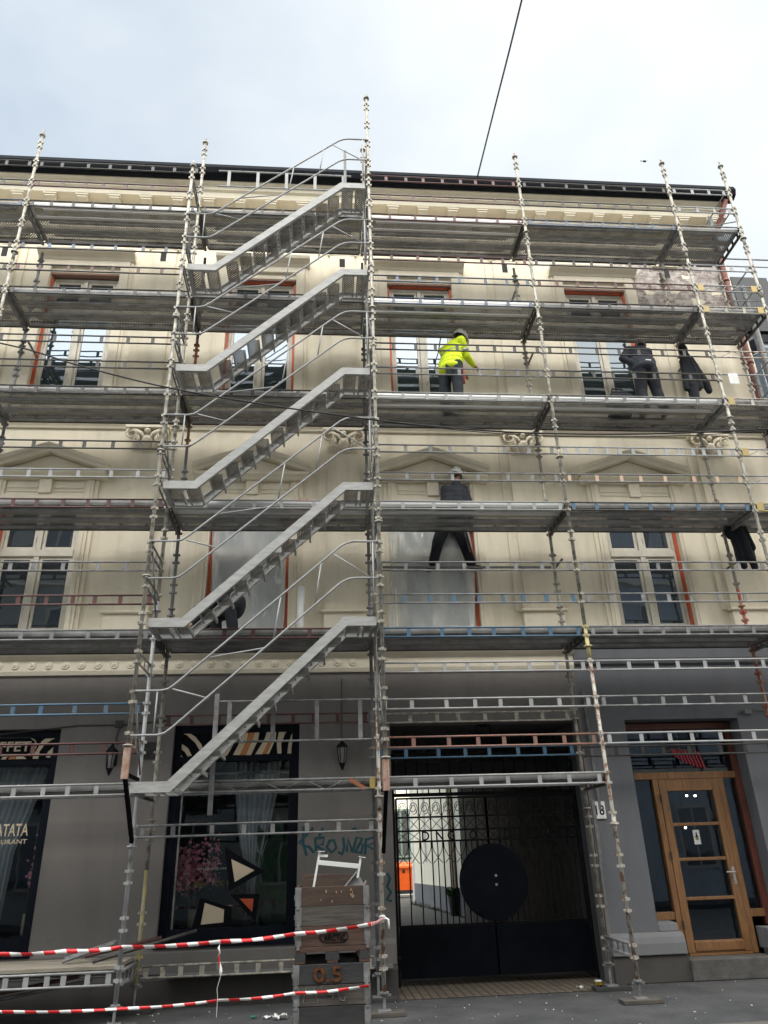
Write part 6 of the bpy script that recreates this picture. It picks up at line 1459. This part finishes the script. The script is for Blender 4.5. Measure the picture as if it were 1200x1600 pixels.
# E: crouching man behind the lowest flights, second deck
t_, V_, jk_, tr_ = person((-1.50, .55, 4.61), 'man in dark clothes crouching on the second deck behind the stairs',
    (.20, .0, .50), (-.12, .06, .58), (-.26, .10, .52), (-.34, .12, .44), (-.7, .25, -.7),
    [((-.10, .26, .56), (-.20, .32, .36), (-.36, .34, .20), (-.6, .2, -.7), (0, 0, -1), .5, 1), ((-.12, -.12, .56), (-.20, -.18, .36), (-.36, -.14, .20), (-.7, 0, -.6), (0, 0, -1), .5, -1)],
    [((.20, -.09, .48), (.13, -.20, .62), (.20, -.12, .11), (-.9, -.2, 0)), ((.16, .12, .48), (-.10, .14, .40), (-.06, .14, .11), (-1, .1, 0))], BLACKC, BLACKC, None)

def coat(loc, label, rows, sleeves, hood, seed, name='work_jacket'):
    """hanging jacket: lofted folds from collar to hem, sleeves and hood fused to it"""
    rnd = random.Random(seed); t = thing(name, loc, label, 'jacket'); b = MB(); n = 22; x, y, z = loc; vs = []
    ph = rnd.uniform(0, 6)
    for (dz, cx, hw, dp, fold) in rows:
        for k in range(n):
            a = 2*math.pi*k/n; f = 1+fold*math.sin(a*5+ph+dz*3)+fold*.6*math.sin(a*9+dz*5); vs.append((x+cx+hw*f*math.cos(a), y+dp*f*math.sin(a), z+dz+fold*.3*math.sin(a*3+ph)))
    m_ = len(rows); b.add(vs, [(i*n+k, i*n+(k+1) % n, (i+1)*n+(k+1) % n, (i+1)*n+k) for i in range(m_-1) for k in range(n)]+[tuple(range(n)), tuple(range((m_-1)*n, m_*n))])
    for pts, rs in sleeves: limb(b, [Vector(p)+Vector(loc) for p in pts], rs)
    b.ball((x+hood[0], y+hood[1], z+hood[2]), hood[3], hood[3]*.8, hood[4], 12, 8)
    remeshed(b, 'cloth', BLACKC, t, .014, 1); hk = MB(); hk.path([(x+hood[0], y+.02, z+hood[2]+hood[4]), (x+hood[0], y+.05, z+hood[2]+hood[4]+.05), (x+hood[0]+.02, y+.09, z+hood[2]+hood[4]+.02)], .006, 6); hk.build('hanging_loop', BLACKV, t); return t
coat((6.88, .80, 9.95), 'black hooded jacket hanging on the wall side pole right of the bending man',
    [(.22, -.06, .06, .06, .05), (.12, -.06, .11, .08, .06), (-.05, -.05, .14, .10, .10), (-.30, -.03, .155, .10, .12), (-.50, -.02, .16, .10, .16), (-.60, -.02, .15, .09, .2)],
    [([(.03, 0, .08), (.11, 0, -.22), (.20, -.02, -.50), (.24, 0, -.64)], [.06, .075, .075, .06]), ([(-.14, 0, .02), (-.17, -.03, -.3), (-.20, -.02, -.62)], [.06, .06, .05]), ([(-.06, 0, -.55), (-.07, 0, -.84)], [.10, .085])], (-.07, 0, .29, .09, .14), 4)
coat((6.98, .80, 6.42), 'long dark coat hanging under the third deck at the right edge of the picture',
    [(.30, -.05, .07, .06, .05), (.20, -.05, .12, .08, .06), (.02, -.02, .145, .10, .08), (-.22, .02, .155, .10, .1), (-.42, .03, .16, .10, .1), (-.47, .03, .16, .09, .1)],
    [([(-.15, 0, .16), (-.20, -.02, .02), (-.18, -.02, -.06)], [.06, .055, .045]), ([(.09, 0, .16), (.14, 0, -.08), (.17, -.02, -.26)], [.065, .065, .06]), ([(-.06, 0, -.42), (-.04, 0, -.58)], [.065, .055]), ([(.12, 0, -.42), (.14, 0, -.60)], [.07, .055])], (-.05, 0, .36, .09, .12), 9)
